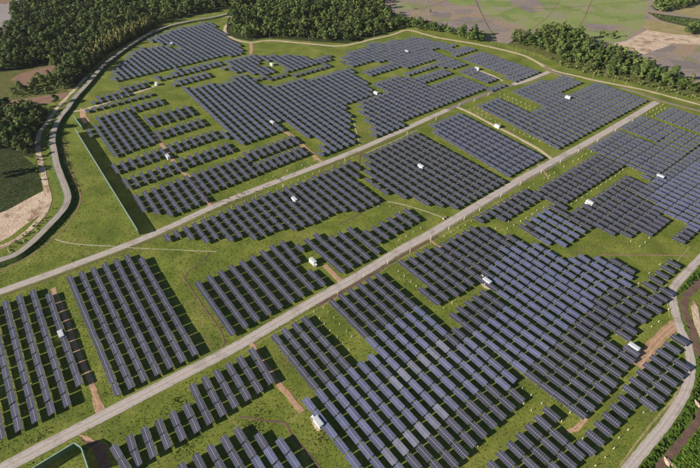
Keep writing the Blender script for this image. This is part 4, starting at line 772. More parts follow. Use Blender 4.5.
def make_transformer():
    root = bpy.data.objects.new('transformer', None); COL.objects.link(root)
    Geo().box((0, 0, 0.1), (2.0, 2.0, 0.24)).build('plinth', [M['concrete']], root)
    Geo().box((0, 0, 0.95), (1.1, 1.3, 1.5)).box((0, 0, 1.75), (1.2, 1.4, 0.1)).build('tank', [M['cabin']], root)
    for s_ in (-1, 1):
        g = Geo()
        for k in range(7): g.box((s_ * 0.72, -0.54 + k * 0.18, 0.95), (0.3, 0.05, 1.2))
        g.build('cooling_fins', [M['louvre']], root)
    return root
tr0 = make_transformer()
for i, (x, y, lab) in enumerate([(64.8, 341.5, 'small white transformer just below the far-left cabin'), (481.8, 277.8, 'small white transformer at the upper corner of the central cabin'),
                                 (637.6, 351.3, 'small white transformer beside the cabin on the dirt spur'), (316, 266.5, 'small white transformer by the cabin near the orange track'),
                                 (312.8, 418.6, 'small white transformer on the pad beside the blue rows')]):
    c = tr0 if i == 0 else copy_tree(tr0)
    c.location = at(x, y); c.rotation_euler = (0, 0, FA); tag(c, lab, 'transformer', 'small transformers beside cabins')
sheet('gravel_pad', [(313, 417), (317, 414.5), (325, 425), (322, 430), (317, 431), (312, 424)], 0.05, M['sand'])
sheet('gravel_pad', [(477, 280), (481, 278), (493, 287), (489, 290), (484, 288)], 0.05, M['gravel'])

# ------------------------------------------------------------------ green net fences
def fence(pts, height, label, step=4.0):
    P = [at(*p) for p in pts]
    root = bpy.data.objects.new('net_fence', None); COL.objects.link(root); root.location = P[0]
    tag(root, label, 'fence', 'tall green net fences')
    for a, b in zip(P[:-1], P[1:]):
        L = (b - a).length; n = max(1, int(L / step)); d_ = (b - a).normalized()
        ang = math.atan2(d_.y, d_.x)
        m = (a + b) / 2 - P[0]
        V, F = [], []                             # the net sags and billows a little between its posts
        nx, nz = n * 4, 4
        nrm = Vector((-d_.y, d_.x, 0))
        for i in range(nx + 1):
            for k in range(nz + 1):
                q = (a - P[0]) + d_ * (L * i / nx) + nrm * (0.16 * math.sin(math.pi * (i % 4) / 4) * math.sin(math.pi * k / nz) + 0.02)
                V.append((q.x, q.y, height * k / nz - (0.06 * math.sin(math.pi * (i % 4) / 4) if k == nz else 0)))
        for i in range(nx):
            for k in range(nz): F.append((i * (nz + 1) + k, (i + 1) * (nz + 1) + k, (i + 1) * (nz + 1) + k + 1, i * (nz + 1) + k + 1))
        link('net', mesh_np('net', V, F, [M['netting']]), root)
        Geo().box((m.x, m.y, height + 0.10), (L + 0.2, 0.40, 0.22), 0, rz=ang).build('top_rail', [M['rail']], root)
        for i in range(n + 1):
            q = a - P[0] + d_ * (L * i / n) - nrm * 0.08
            Geo().box((q.x, q.y, height / 2), (0.14, 0.14, height)).build('fence_post', [M['steel']], root)
fence([(76.8, 133), (139.3, 235)], 4.4, 'long green net fence with pale top rail beside the grass triangle')
fence([(74.5, 119), (83, 130)], 3.6, 'short green net fence by the dirt entrance junction', 4.0)
fence([(92, 474), (84.5, 452), (77.5, 447.5), (40, 470.5), (30, 477)], 4.2, 'green net fence turning a corner below the lower farm road')

# ------------------------------------------------------------------ posts
def post_geo(h, w, cap=0.03):
    g = Geo(); g.box((0, 0, 0.10), (w * 1.8, w * 1.8, 0.22)); g.box((0, 0, h / 2), (w, w, h)); g.box((0, 0, h + 0.04), (w * 1.25, w * 1.25, 0.10))
    return g
stub = post_geo(1.3, 0.22).mesh('marker_post', [M['post']])
roadp = post_geo(3.0, 0.24).mesh('road_post', [M['post']])
def inside(p, poly):
    c = False
    for i in range(len(poly)):
        (x0, y0), (x1, y1) = poly[i], poly[i - 1]
        if (y0 > p[1]) != (y1 > p[1]) and p[0] < (x1 - x0) * (p[1] - y0) / (y1 - y0) + x0: c = not c
    return c
TAB_UV = np.array([(t[2], t[3]) for t in tables])
STUBS = [
    ([(390, 270), (397, 268), (424, 287), (415, 291), (432, 307), (470, 290), (479, 287), (480, 293), (458, 306), (446, 313), (462, 330), (452, 327)], 'clearing beside the central cabin'),
    ([(520, 380), (523, 376), (565, 410), (600, 408), (565, 430), (553, 412), (541, 404), (470, 460), (455, 466), (500, 425)], 'strip above the bottom field'),
    ([(583, 436), (592, 452), (640, 412), (652, 412), (618, 452), (590, 470), (566, 470)], 'grass between the last strip and canal road'),
    ([(629, 285), (634, 276), (650, 262), (662, 264), (640, 286), (652, 293), (648, 302)], 'gap before the lone strip'),
    ([(648, 326), (672, 303), (672, 316), (655, 332)], 'grass corner by the dirt spur'),
    ([(441, 236), (528, 184), (590, 147), (597, 152), (540, 190), (523, 188), (482, 212), (470, 228), (448, 246)], 'verge below the lower farm road'),
    ([(480, 236), (506, 222), (552, 199), (549, 204), (527, 220), (512, 230), (492, 232)], 'narrow gap left of the blue square field'),
    ([(572, 198), (618, 168), (626, 172), (584, 200), (565, 213), (556, 212)], 'gap above the blue square field'),
    ([(660, 214), (672, 222), (656, 237), (640, 247), (625, 242), (655, 236), (668, 223)], 'gap at the right field corner'),
    ([(436, 132), (441, 124), (508, 160), (530, 169), (524, 173), (500, 162), (462, 152)], 'long gap between the two middle fields'),
    ([(465, 108), (478, 103), (545, 138), (558, 148), (548, 150), (522, 134), (496, 124)], 'gap beside the sandy middle track'),
    ([(494, 97), (500, 93), (540, 108), (528, 112)], 'grass pocket in the upper right field'),
    ([(566, 95), (570, 92), (597, 83), (602, 85), (576, 97)], 'slot near the upper right cabin'),
    ([(620, 126), (626, 123), (676, 152), (668, 153)], 'thin gap in the right-hand field'),
    ([(640, 114), (660, 104), (668, 107), (657, 115), (700, 134), (700, 140)], 'gap under the far right corner'),
    ([(312, 312), (330, 302), (352, 334), (360, 360), (350, 368), (330, 340)], 'clearing between the lower middle rows'),
    ([(357, 200), (420, 224), (430, 236), (400, 250), (390, 240), (418, 222), (398, 208)], 'grass below the square field'),
    ([(163, 231), (240, 200), (330, 167), (345, 158), (358, 154), (350, 160), (322, 172), (244, 203), (166, 236)], 'verge below the upper farm road'),
    ([(262, 178), (316, 160), (318, 164), (264, 186)], 'verge above the upper farm road'),
]
found, stubs_by = [], {}
for poly, where in STUBS:
    wp = [tuple(at(*p).to_2d()) for p in poly]
    uvp = [((x * CA + y * SA) / K, (x * SA - y * CA) / K) for x, y in wp]
    us = [q[0] for q in uvp]; vs = [q[1] for q in uvp]
    for i in range(int(min(us) / 3.25) - 1, int(max(us) / 3.25) + 2):
        for j in range(int(min(vs) / 2.6) - 1, int(max(vs) / 2.6) + 2):
            u = 30.6 + (i - 9) * 3.25 + random.uniform(-0.16, 0.16); v = -72.1 + (j + 28) * 2.6 + random.uniform(-0.3, 0.3)
            if not inside((u, v), uvp) or random.random() < 0.10: continue
            if np.min(np.maximum(np.abs(TAB_UV[:, 0] - u) / 1.05, np.abs(TAB_UV[:, 1] - v) / 2.15)) < 1.0: continue
            q = farm(u, v); x, y, dep = pixel(q)
            if not (-3 < x < 703 and 0 < y < 471): continue
            if any(min((c_ - q).length for c_ in L[::2]) < hw + 0.8 for L, hw in LINES): continue
            found.append((dep, x, q, where))
found.sort(key=lambda f: f[0])
for dep, x, q, where in found[:285]:
    o = link('marker_post', stub, None, q + Vector((0, 0, random.uniform(-0.25, 0.1))), random.uniform(0, 1.5))
    o.rotation_euler.x = random.uniform(-0.08, 0.08); o.rotation_euler.y = random.uniform(-0.08, 0.08)
    tag(o, None, 'post', 'white posts in the ' + where); stubs_by.setdefault(where, []).append((x, o))
if found[285:]:
    g = Geo()
    for dep, x, q, where in found[285:]:
        g.box(q + Vector((0, 0, 0.65)), (0.24, 0.24, 1.3), 0, rz=random.uniform(0, 1.5)); g.box(q + Vector((0, 0, 0.1)), (0.4, 0.4, 0.2), 0)
    tag(g.build('distant_marker_posts', [M['post']]), 'tiny white posts dotting the farther grass gaps', 'posts', kind='stuff')
print('posts', len(found))
for where, L in stubs_by.items():
    for i, (x, o) in enumerate(sorted(L, key=lambda q: q[0])): o['label'] = 'white marker post, %s from left in %s' % (ordinal(i + 1), where)
for i, (x, y) in enumerate([(278.6, 327), (308.6, 309.5), (337.7, 294), (363.7, 277), (387.7, 264), (410, 252), (430.6, 240.3), (448.6, 230), (464, 220), (479.4, 211), (500.6, 197), (519.9, 185.3), (541, 173), (560, 163), (578, 152.5), (597, 142), (615, 131.5), (632, 122)]):
    tag(link('road_post', roadp, None, at(x, y), FA), 'tall white concrete post on the lower verge, %s from the left along lower road' % ordinal(i + 1), 'post', 'white posts along the lower farm road')
for i, (x, y) in enumerate([(180.5, 229.5), (205.5, 218.5), (231.5, 208), (256, 198), (283, 187), (345, 161), (407, 134.5), (436, 120), (459, 105.8), (474, 101.5), (488, 95.5)]):
    tag(link('road_post', roadp, None, at(x, y), FA), 'tall white concrete post, %s from the left along the upper farm road' % ordinal(i + 1), 'post', 'white posts along the upper farm road')
def pole_mesh():
    g = Geo(); g.tube([(0, 0, 0), (0, 0, 6.6)], [0.13, 0.09], 8); g.box((0, 0, 6.1), (0.12, 1.5, 0.12))
    for y in (-0.6, 0, 0.6): g.tube([(0, y, 6.16), (0, y, 6.4)], [0.06, 0.04], 6)
    g.box((0, 0, 0.1), (0.6, 0.6, 0.2))
    return g.mesh('utility_pole', [M['concrete']])
pm = pole_mesh()
for i, (x, y) in enumerate([(498.5, 45.3), (516, 51.2), (524.6, 54), (533, 57), (592.6, 77.3), (603.5, 79.3), (614, 81.5), (625.7, 84.2), (656, 92), (676, 97), (374, 36.2), (407, 27.6), (417, 30), (255, 43.5), (270, 38.6), (309, 40.6)]):
    tag(link('utility_pole', pm, None, at(x, y), math.radians(60)), 'white concrete utility pole, %s along the far perimeter track and tree line' % ordinal(i + 1), 'pole', 'poles along the far perimeter')

# drain outfall by the lower road
cv = bpy.data.objects.new('drain_headwall', None); COL.objects.link(cv); cv.location = at(444.5, 218.5); cv.rotation_euler = (0, 0, FA)
tag(cv, 'small brown concrete drain headwall at the edge of the lower farm road', 'headwall')
Geo().box((0, 1.0, 0.5), (2.6, 0.25, 1.2)).box((-1.25, 0, 0.4), (0.22, 2.0, 1.0)).box((1.25, 0, 0.4), (0.22, 2.0, 1.0)).build('wing_wall', [M['concrete']], cv)
Geo().box((0, 0, 0.06), (2.3, 1.9, 0.1)).build('channel_floor', [M['mud']], cv)
Geo().box((0, 0.2, 1.02), (2.8, 0.9, 0.12)).build('cover_slab', [M['concrete']], cv)
# pipes over the ditch between cart track and perimeter road
for i, (a, b, lab) in enumerate([((34.5, 228), (37.5, 232), 'pale pipe bridging the ditch, the upper of three by the left road'), ((22.5, 239), (24.5, 243), 'pale pipe bridging the ditch, the middle of three by the left road'), ((8, 249), (10.5, 253.5), 'pale pipe bridging the ditch, the lower of three by the left road')]):
    A_, B_ = at(*a, 0.5), at(*b, 1.5)
    tag(Geo().tube([A_, (A_ + B_) / 2 + Vector((0, 0, 0.2)), B_], [0.22, 0.22, 0.22], 8).build('ditch_pipe', [M['concrete']]), lab, 'pipe', 'pipes bridging the left ditch')
# rock spoil at the canal bend
def rock(name, c, sz, seed, label):
    bm = bmesh.new(); bmesh.ops.create_icosphere(bm, subdivisions=2, radius=1.0)
    g = random.Random(seed)
    for v in bm.verts:
        f = 1 + g.uniform(-0.22, 0.22); v.co = Vector((v.co.x * sz[0] * f, v.co.y * sz[1] * f, max(-0.2, v.co.z * sz[2] * f)))
    me = bpy.data.meshes.new(name); bm.to_mesh(me); bm.free(); me.materials.append(M['sand'])
    tag(link(name, me, None, c), label, 'mound')
rock('spoil_mound', at(667.5, 462), (1.2, 2.2, 0.9), 3, 'pale sandy spoil mound at the bend of the brown canal')
rock('spoil_mound', at(674, 467), (1.1, 1.5, 0.6), 5, 'low sandy spoil mound at the bottom edge by the canal')
rock('spoil_mound', at(697, 404), (1.1, 2.4, 0.8), 6, 'stony pale mound on the canal bank at the right edge')
# ------------------------------------------------------------------ trees
def crown_arrays(g, h, r, base, n_blob, n_leaf, leaf, tall=False):
    """leaf-clump quads spread through uneven lobes; returns verts (n*4,3) and a per-vertex shade value"""
    bl = []
    for i in range(n_blob):
        a = g.uniform(0, 2 * math.pi); q = g.uniform(0, 1) ** 0.6
        zz = g.uniform(base + 0.12 * (h - base), h * 0.93)
        env = math.sin(math.pi * min(0.97, max(0.10, (zz - base) / (h - base) * 0.80 + 0.16)))
        rr = r * env * q * 0.8
        bl.append((rr * math.cos(a), rr * math.sin(a), zz, g.uniform(0.26, 0.48) * r * (0.7 if tall else 1.0), g.uniform(0, 1)))
    bl.append((0, 0, h * 0.88, 0.34 * r, 0.6))
    bl = np.array(bl)
    k = g.integers(0, len(bl), n_leaf)
    dirs = g.normal(size=(n_leaf, 3)); dirs /= np.linalg.norm(dirs, axis=1)[:, None]
    dirs[:, 2] = np.where(dirs[:, 2] < -0.35, -dirs[:, 2], dirs[:, 2])
    rad = bl[k, 3] * g.uniform(0.55, 1.08, n_leaf)
    c = bl[k, :3] + dirs * rad[:, None] * np.array([1, 1, 0.85 if not tall else 1.9])
    nrm = dirs + g.normal(0, 0.34, (n_leaf, 3)); nrm /= np.linalg.norm(nrm, axis=1)[:, None]
    up = g.normal(size=(n_leaf, 3))
    if tall: up = np.array([0, 0, 1.0]) + g.normal(0, 0.3, (n_leaf, 3))
    a = np.cross(nrm, up); a /= np.linalg.norm(a, axis=1)[:, None] + 1e-9
    b = np.cross(nrm, a)
    s = leaf * g.uniform(0.6, 1.3, n_leaf)[:, None]
    asp = 2.2 if tall else g.uniform(0.6, 1.0, n_leaf)[:, None]
    q = np.stack([c - a * s * 0.5, c + b * s * 0.5 * asp, c + a * s * 0.5, c - b * s * 0.5 * asp], 1)
    shade = np.clip(bl[k, 4] * 0.6 + g.uniform(0, 0.4, n_leaf), 0, 1)
    return q.reshape(-1, 3), np.repeat(shade, 4)

def trunk_geo(g, h, r, base):
    t = Geo()
    lean = Vector((g.uniform(-0.4, 0.4), g.uniform(-0.4, 0.4), 0))
    t.tube([(0, 0, -0.3), lean * 0.3 + Vector((0, 0, base * 0.6)), lean + Vector((0, 0, h * 0.62)), lean * 1.2 + Vector((0, 0, h * 0.85))], [0.030 * h, 0.024 * h, 0.014 * h, 0.005 * h], 6)
    for i in range(4):
        a = g.uniform(0, 6.28); z0 = base * g.uniform(0.7, 1.3)
        t.tube([lean * 0.4 + Vector((0, 0, z0)), Vector((math.cos(a) * r * 0.35, math.sin(a) * r * 0.35, z0 + 0.18 * h)), Vector((math.cos(a) * r * 0.65, math.sin(a) * r * 0.65, z0 + 0.30 * h))], [0.014 * h, 0.009 * h, 0.004 * h], 5)
    return t

KINDS = {}
def kind(name, material, h, r, base, nb, nl, leaf, tall=False, n=4):
    out = []
    for i in range(n):
        g = np.random.default_rng(abs(hash(name)) % 9999 * 0 + len(KINDS) * 97 + i * 13 + 5)
        hh, rr = h * g.uniform(0.9, 1.1), r * g.uniform(0.88, 1.12)
        q, sh = crown_arrays(g, hh, rr, base * hh / h, nb, nl, leaf, tall)
        f = np.arange(len(q), dtype=np.int32).reshape(-1, 4)
        cm = mesh_np('crown', q, f, [material], attr=sh)
        tm = trunk_geo(random.Random(i + 31), hh, rr, base).mesh('trunk', [M['bark']], True)
        lo, los = crown_arrays(np.random.default_rng(i + 700), hh, rr, base * hh / h, max(7, nb - 4), nl // 5, leaf * 1.75, tall)
        out.append((cm, tm, lo, los))
    KINDS[name] = (out, material)
kind('broadleaf_tree', M['leaf'], 10.5, 4.7, 1.8, 15, 1250, 0.82, n=6)
kind('pale_tree', M['pale'], 9.0, 3.8, 1.5, 13, 1050, 0.74, n=5)
kind('olive_tree', M['olive'], 12.0, 3.6, 3.0, 11, 800, 0.72, n=5)
kind('bamboo_clump', M['bamboo'], 12.5, 2.4, 0.6, 12, 650, 0.75, tall=True, n=3)
kind('shrub', M['pale'], 2.6, 2.0, 0.15, 8, 260, 0.60, n=3)
kind('ditch_bush', M['ditchleaf'], 2.6, 2.0, 0.10, 9, 300, 0.60, n=3)

plants = []                                       # kind, position, scale, label, group, category
def scatter(poly, spacing, kinds, label, group, jit=0.45, scale=(0.75, 1.25), keep=0.90):
    P = [at(*p).to_2d() for p in poly]
    xs = [p.x for p in P]; ys = [p.y for p in P]; wp = [tuple(p) for p in P]
    ny = int((max(ys) - min(ys)) / (spacing * 0.87)) + 1
    for j in range(ny):
        y = min(ys) + j * spacing * 0.87
        x = min(xs) + (spacing / 2 if j % 2 else 0)
        while x < max(xs):
            q = (x + random.uniform(-jit, jit) * spacing, y + random.uniform(-jit, jit) * spacing)
            x += spacing
            if random.random() > keep or not inside(q, wp): continue
            px_, py_, dep = pixel((q[0], q[1], 4))
            if not (-30 < px_ < 730 and -28 < py_ < 490): continue
            k = random.choices([a for a, _ in kinds], [b for _, b in kinds])[0]
            plants.append([k, Vector((q[0], q[1], 0)), random.uniform(*scale) * (random.uniform(1.25, 1.6) if k == 'broadleaf_tree' and random.random() < 0.09 else 1.0), label, group])

BL, PT, BA, SH, DB, OT = 'broadleaf_tree', 'pale_tree', 'bamboo_clump', 'shrub', 'ditch_bush', 'olive_tree'
scatter([(-40, 75), (22, 68.5), (58, 63), (56, 66), (62, 90), (78, 83), (90, 69), (86, 56), (108, 42), (150, 27), (205, 11.5), (236, 6), (238, -30), (26, -30), (24, 2), (19, 8), (14, 14), (13, 23), (8, 30), (-40, 38)], 8.0, [(BL, 7), (PT, 3), (OT, 0.7)], 'dark broadleaf tree in the dense wood beside the river', 'trees of the riverside wood', scale=(0.55, 1.35))
scatter([(84, 60), (88, 52), (108, 41), (146, 25), (151, 28), (146, 33), (124, 44.5), (103, 57), (92, 68)], 4.2, [(BA, 9), (PT, 1)], 'tall yellowish bamboo clump above the bend of the perimeter road', 'bamboo clumps by the perimeter road', scale=(0.7, 1.1))
scatter([(-30, 110), (0, 107.5), (20, 106), (46, 111), (45, 121), (38, 134), (34, 150), (30, 156), (18, 152), (0, 151), (-30, 152)], 6.0, [(BL, 7), (PT, 2), (OT, 1)], 'dark tree in the small wood between red field and dark crop', 'trees of the small left wood', scale=(0.6, 1.05))
scatter([(228, 31), (237, 37), (252, 40), (267, 36.5), (296, 38.5), (320, 41), (346, 42.4), (373, 35.5), (400, 27.5), (397, 20), (386, 12), (383, -20), (335, -15), (327, 5), (314, 10.5), (304, 4), (300, -25), (240, -30)], 7.4, [(BL, 5), (PT, 4), (OT, 0.7)], 'green tree in the wood behind the sandy perimeter track', 'trees of the top middle wood', scale=(0.6, 1.3))
scatter([(398, 19), (418, 22), (440, 29), (452, 31), (452, 36), (438, 33), (420, 31), (404, 27.5)], 5.5, [(BL, 5), (PT, 4)], 'green tree in the thin belt along the far perimeter track', 'trees of the far thin belt', scale=(0.6, 1.0))
scatter([(458, 33), (466, 34), (483, 38.5), (481, 43), (468, 41), (458, 38)], 5.5, [(BL, 8)], 'dark rounded tree in the group beside the far track', 'trees of the far roadside group', scale=(0.8, 1.1))
scatter([(508, 43), (514, 37), (538, 35), (545, 28), (555, 29), (574, 33), (580, 40), (597, 47), (625, 55), (640, 63), (648, 68), (659, 78), (677, 80), (686, 85), (720, 84), (720, 97), (700, 95), (668, 89), (641, 82), (615, 76.5), (586, 70), (563, 62), (540, 50)], 6.0, [(BL, 5), (PT, 4), (OT, 0.7)], 'leafy tree in the belt between perimeter track and brown fields', 'trees of the right-hand belt', scale=(0.65, 1.15))
scatter([(650, 10), (655, 4), (668, -6), (690, -8), (700, 4), (684, 8), (664, 13)], 7.0, [(BL, 6), (PT, 3)], 'tree at the top right corner beside the dark crop', 'trees at the top right corner', scale=(0.7, 1.1))
scatter([(684, 30), (690, 26), (698, 28), (696, 34), (686, 35)], 6.0, [(BL, 1)], 'tree at the edge of the straw field by the bare bank', 'trees by the straw field', scale=(0.7, 1.0))
scatter([(590, 35), (598, 34), (622, 37), (620, 40), (600, 39)], 9.0, [(BL, 1)], 'lone tree by the green field edge', 'trees on the green field edge', scale=(0.5, 0.8))
scatter([(8, 92), (30, 82), (58, 74), (66, 92), (40, 95), (12, 99)], 5.5, [(SH, 8), (PT, 1)], 'low bush in the yellow-green scrub above the red field', 'bushes of the left scrub', scale=(0.6, 1.5), keep=0.8)
scatter([(62, 92), (76, 84), (92, 68), (84, 60), (60, 72)], 5.5, [(PT, 6), (BL, 2)], 'pale tree between scrub and perimeter road', 'trees between scrub and perimeter road', scale=(0.7, 1.1))
scatter([(540, 56), (563, 67), (586, 74.5), (615, 80), (641, 86), (668, 93), (700, 101), (700, 97), (668, 90), (615, 77), (563, 63)], 4.5, [(SH, 8)], 'low bush along the edge of the right-hand tree belt', 'bushes edging the right-hand belt', scale=(0.5, 1.2), keep=0.75)
scatter([(34, 156), (40, 157), (42, 170), (46, 188), (43, 190), (38, 172)], 4.5, [(SH, 8)], 'low bush on the verge of the pale cart track', 'bushes on the cart track verge', scale=(0.5, 1.1), keep=0.8)
scatter([(55, 205), (58, 207), (40, 228), (22, 242), (8, 251), (4, 249), (20, 237)], 3.4, [(SH, 8)], 'low bush in the ditch beside the cart track', 'bushes in the cart track ditch', scale=(0.4, 0.8), keep=0.7)
scatter([(62, 120), (64, 130), (66, 150), (70, 168), (77, 184), (77, 200), (66, 220), (52, 236), (38, 248), (15, 262), (0, 269), (0, 265), (36, 244), (60, 220), (71, 200), (66, 180), (60, 150), (59, 130)], 2.3, [(DB, 8)], 'low dark bush on the bank of the left perimeter road', 'bushes on the left road bank', scale=(0.25, 0.55), keep=0.95)
scatter([(205, 214), (240, 199), (282, 181), (282, 177), (240, 193), (212, 205)], 3.0, [(SH, 8)], 'low green bush on the verge above the upper farm road', 'bushes on the upper road verge', scale=(0.25, 0.5), keep=0.5)
plants.append([BL, at(57, 105), 1.0, 'single round tree at the end of the red field', 'lone trees'])
plants.append([BL, at(20, 236), 0.55, 'dark bush on the bare earth yard', 'lone trees'])
plants.append([BL, at(4, 247), 0.6, 'dark round tree at the left edge of the bare earth yard', 'lone trees'])
plants.append([BL, at(-8, 178), 1.7, 'tall tree at the left edge of the dark crop field', 'lone trees'])
plants.append([BL, at(31, 158), 0.8, 'dark tree casting its shadow across the cart track', 'lone trees'])
plants.append([BL, at(36, 150), 0.8, 'dark tree next to the cart track above the crop field', 'lone trees'])
plants.append([PT, at(430, 13), 0.6, 'lone tree in the far fallow field', 'lone trees'])
plants.append([SH, at(413, 9), 1.3, 'dark bush in the far fallow field', 'lone trees'])

plants = [p for p in plants if not any(min((c.to_2d() - p[1].to_2d()).length for c in L[::2]) < (hw if p[0] not in (SH, DB) else hw * 0.45) + (0.8 if p[0] not in (SH, DB) else 0.3) for L, hw in LINES if (L[0].to_2d() - p[1].to_2d()).length < 900)]
vis = []
for i, p in enumerate(plants):
    x, y, dep = pixel(p[1] + Vector((0, 0, 3)))
    if -4 < x < 704 and -4 < y < 472: vis.append((dep / (p[2] * (0.35 if p[0] in (SH, DB) else 1.0)), i))
near_p = set(i for _, i in sorted(vis)[:300])
CAT = {BL: 'tree', PT: 'tree', OT: 'tree', BA: 'bamboo', SH: 'bush', DB: 'bush'}
rest = {}
by_group = {}
for i, (k, p, s_, lab, grp) in enumerate(plants):
    g = random.Random(i)
    out, mt = KINDS[k]
    cm, tm, lo, los = out[g.randrange(len(out))]
    rz, sz = g.uniform(0, 6.28), s_ * g.uniform(0.88, 1.15)
    if i in near_p:
        root = bpy.data.objects.new(k, None); COL.objects.link(root)
        root.location = p; root.rotation_euler = (0, 0, rz); root.scale = (s_, s_, sz)
        tag(root, lab, CAT[k], grp); by_group.setdefault(grp, []).append((pixel(p)[0], k, s_, lab, root))
        link('crown', cm, root); link('trunk', tm, root)
    else:
        c_, n_ = math.cos(rz), math.sin(rz)
        V = lo * np.array([s_, s_, sz])
        V = np.stack([V[:, 0] * c_ - V[:, 1] * n_ + p.x, V[:, 0] * n_ + V[:, 1] * c_ + p.y, V[:, 2]], 1)
        tone = g.uniform(-0.38, 0.38)
        rest.setdefault(k, []).append((V, np.clip(los + tone, 0, 1)))
NAMES = {BL: ('distant_wood', 'dark green broadleaf crowns massed in the distant woods', 'wood'), PT: ('distant_wood', 'paler green crowns massed in the distant woods', 'wood'),
         OT: ('distant_wood', 'slender olive crowns among the distant woods', 'wood'), BA: ('distant_bamboo', 'yellowish bamboo massed behind the perimeter road', 'bamboo'), SH: ('undergrowth', 'low green bushes massed along tracks and scrub', 'undergrowth'), DB: ('undergrowth', 'dark bushes massed along the left road ditch', 'undergrowth')}
for k, L in rest.items():
    V = np.vstack([a for a, _ in L]); A_ = np.concatenate([b for _, b in L])
    nm, lab, cat = NAMES[k]
    me = mesh_np(nm, V, np.arange(len(V), dtype=np.int32).reshape(-1, 4), [KINDS[k][1]], attr=A_)
    tag(link(nm, me), lab, cat, kind='stuff')
for grp, L in by_group.items():
    if grp == 'lone trees': continue
    ss = sorted(q[2] for q in L)
    for n, (x, k, s_, lab, root) in enumerate(sorted(L, key=lambda q: q[0])):
        size = 'small' if s_ < ss[len(ss) // 3] else ('large' if s_ > ss[2 * len(ss) // 3] else 'mid-sized')
        word = {BL: 'dark green tree', PT: 'light green tree', OT: 'slender olive tree', BA: 'yellowish bamboo clump', SH: 'green bush', DB: 'dark bush'}[k]
        root['label'] = '%s %s, %s from the left among the %s' % (size, word, ordinal(n + 1), grp)
print('plants', len(plants), 'near', len(near_p))

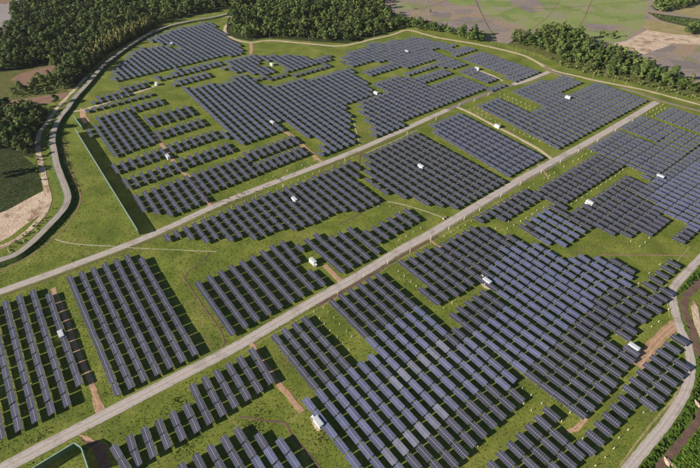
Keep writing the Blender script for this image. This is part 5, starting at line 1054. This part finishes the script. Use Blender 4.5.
# ------------------------------------------------------------------ rough grass
def tufts(name, poly, n, size, material, label, rows=0.0, clump=0.0, bladed=3):
    P = [at(*p).to_2d() for p in poly]; wp = np.array([tuple(p) for p in P])
    lo, hi = wp.min(0), wp.max(0)
    q = RNG.uniform(lo, hi, (n, 2))
    ins = np.zeros(n, bool)
    for i in range(len(wp)):
        (x0, y0), (x1, y1) = wp[i], wp[i - 1]
        cr = (y0 > q[:, 1]) != (y1 > q[:, 1])
        ins ^= cr & (q[:, 0] < (x1 - x0) * (q[:, 1] - y0) / (y1 - y0 + 1e-12) + x0)
    q = q[ins]
    if clump:
        c = RNG.uniform(lo, hi, (max(3, int(len(q) * clump)), 2))
        q = c[RNG.integers(0, len(c), len(q))] + RNG.normal(0, 3.2, q.shape)
    if rows:                                      # drilled in straight rows
        dr = np.array([0.94, 0.34]); ac = np.array([-0.34, 0.94]); s_ = q @ ac
        q = q + ac * (np.round(s_ / rows) * rows - s_ + RNG.normal(0, 0.15, len(q)))[:, None]
    ok = np.ones(len(q), bool)
    for L, hw in LINES:
        l = np.array([tuple(c.to_2d()) for c in L])
        for a, b in zip(l[:-1], l[1:]):
            ab = b - a; t = np.clip(((q - a) @ ab) / (ab @ ab + 1e-9), 0, 1)
            ok &= np.linalg.norm(q - a - t[:, None] * ab, axis=1) > hw + 0.15
    q = q[ok]
    n = len(q)
    V = []; A_ = np.repeat(RNG.uniform(0, 1, n), 4 * bladed)
    for k in range(bladed):
        a = RNG.uniform(0, math.pi, n); s_ = size * RNG.uniform(0.5, 1.3, n)
        dx, dy = np.cos(a) * s_ * 0.6, np.sin(a) * s_ * 0.6
        h = s_ * RNG.uniform(0.25, 0.6, n)
        lx, ly = RNG.normal(0, 0.25, n) * s_, RNG.normal(0, 0.25, n) * s_
        z = np.zeros(n)
        V.append(np.stack([np.stack([q[:, 0] - dx, q[:, 1] - dy, z], 1), np.stack([q[:, 0] + dx, q[:, 1] + dy, z], 1),
                           np.stack([q[:, 0] + dx * 0.7 + lx, q[:, 1] + dy * 0.7 + ly, h], 1), np.stack([q[:, 0] - dx * 0.5 + lx, q[:, 1] - dy * 0.5 + ly, h * 0.9], 1)], 1))
    V = np.stack(V, 1).reshape(-1, 3)
    me = mesh_np(name, V, np.arange(len(V), dtype=np.int32).reshape(-1, 4), [material], attr=A_)
    tag(link(name, me), label, 'grass', kind='stuff')
tufts('grass_tufts', [(-10, 476), (710, 476), (710, 240), (-10, 240)], 34000, 0.40, M['tuft'], 'rough grass between the nearer rows of solar tables')
tufts('grass_tufts', [(-10, 476), (330, 476), (330, 300), (-10, 330)], 2200, 0.5, M['tuft'], 'denser grass clumps along the lower road verges', clump=0.012)
tufts('grass_tufts', [(60, 240), (710, 250), (710, 90), (90, 90)], 24000, 0.5, M['tuft'], 'rough grass among the farther fields')
tufts('reeds', [(704, 262), (690, 276), (679, 292), (680, 312), (684, 328), (694, 350), (694, 368), (692, 384), (676, 412), (640, 460), (632, 480), (655, 480), (668, 456), (690, 430), (703, 405), (703, 352), (690, 322), (685, 305), (692, 290), (706, 276)], 9000, 1.7, M['reed'], 'tall bright reeds between curved road and brown canal')
tufts('reeds', [(700, 418), (676, 452), (662, 475), (710, 475)], 3500, 1.1, M['reed'], 'bright reeds on the far bank of the brown canal')
tufts('crop_rows', [(-30, 158), (0, 154), (20, 155), (35, 166), (39, 178), (42, 190), (24, 200), (7, 210), (-30, 222)], 9000, 0.7, M['cropleaf'], 'dark crop plants drilled in rows on the left field', rows=2.6)
tufts('crop_rows', [(648, 13), (668, 16), (700, 20), (740, 25), (740, 34), (702, 29), (680, 24), (660, 19)], 6000, 1.6, M['cropleaf'], 'dark crop plants in the field at the top right corner', rows=3.2)

# ------------------------------------------------------------------ haze over the whole valley
hm = bpy.data.materials.new('valley_haze'); hm.use_nodes = True
ht = hm.node_tree; ht.nodes.remove(ht.nodes['Principled BSDF'])
pv = ht.nodes.new('ShaderNodeVolumePrincipled')
pv.inputs['Color'].default_value = (0.86, 0.87, 0.95, 1); pv.inputs['Density'].default_value = 0.00002; pv.inputs['Anisotropy'].default_value = 0.2
ht.links.new(pv.outputs[0], ht.nodes['Material Output'].inputs['Volume'])
tag(Geo().box((0, 1550, 109), (5400, 4300, 220)).build('haze', [hm]), 'thin pale haze over the whole valley', 'haze', kind='stuff')
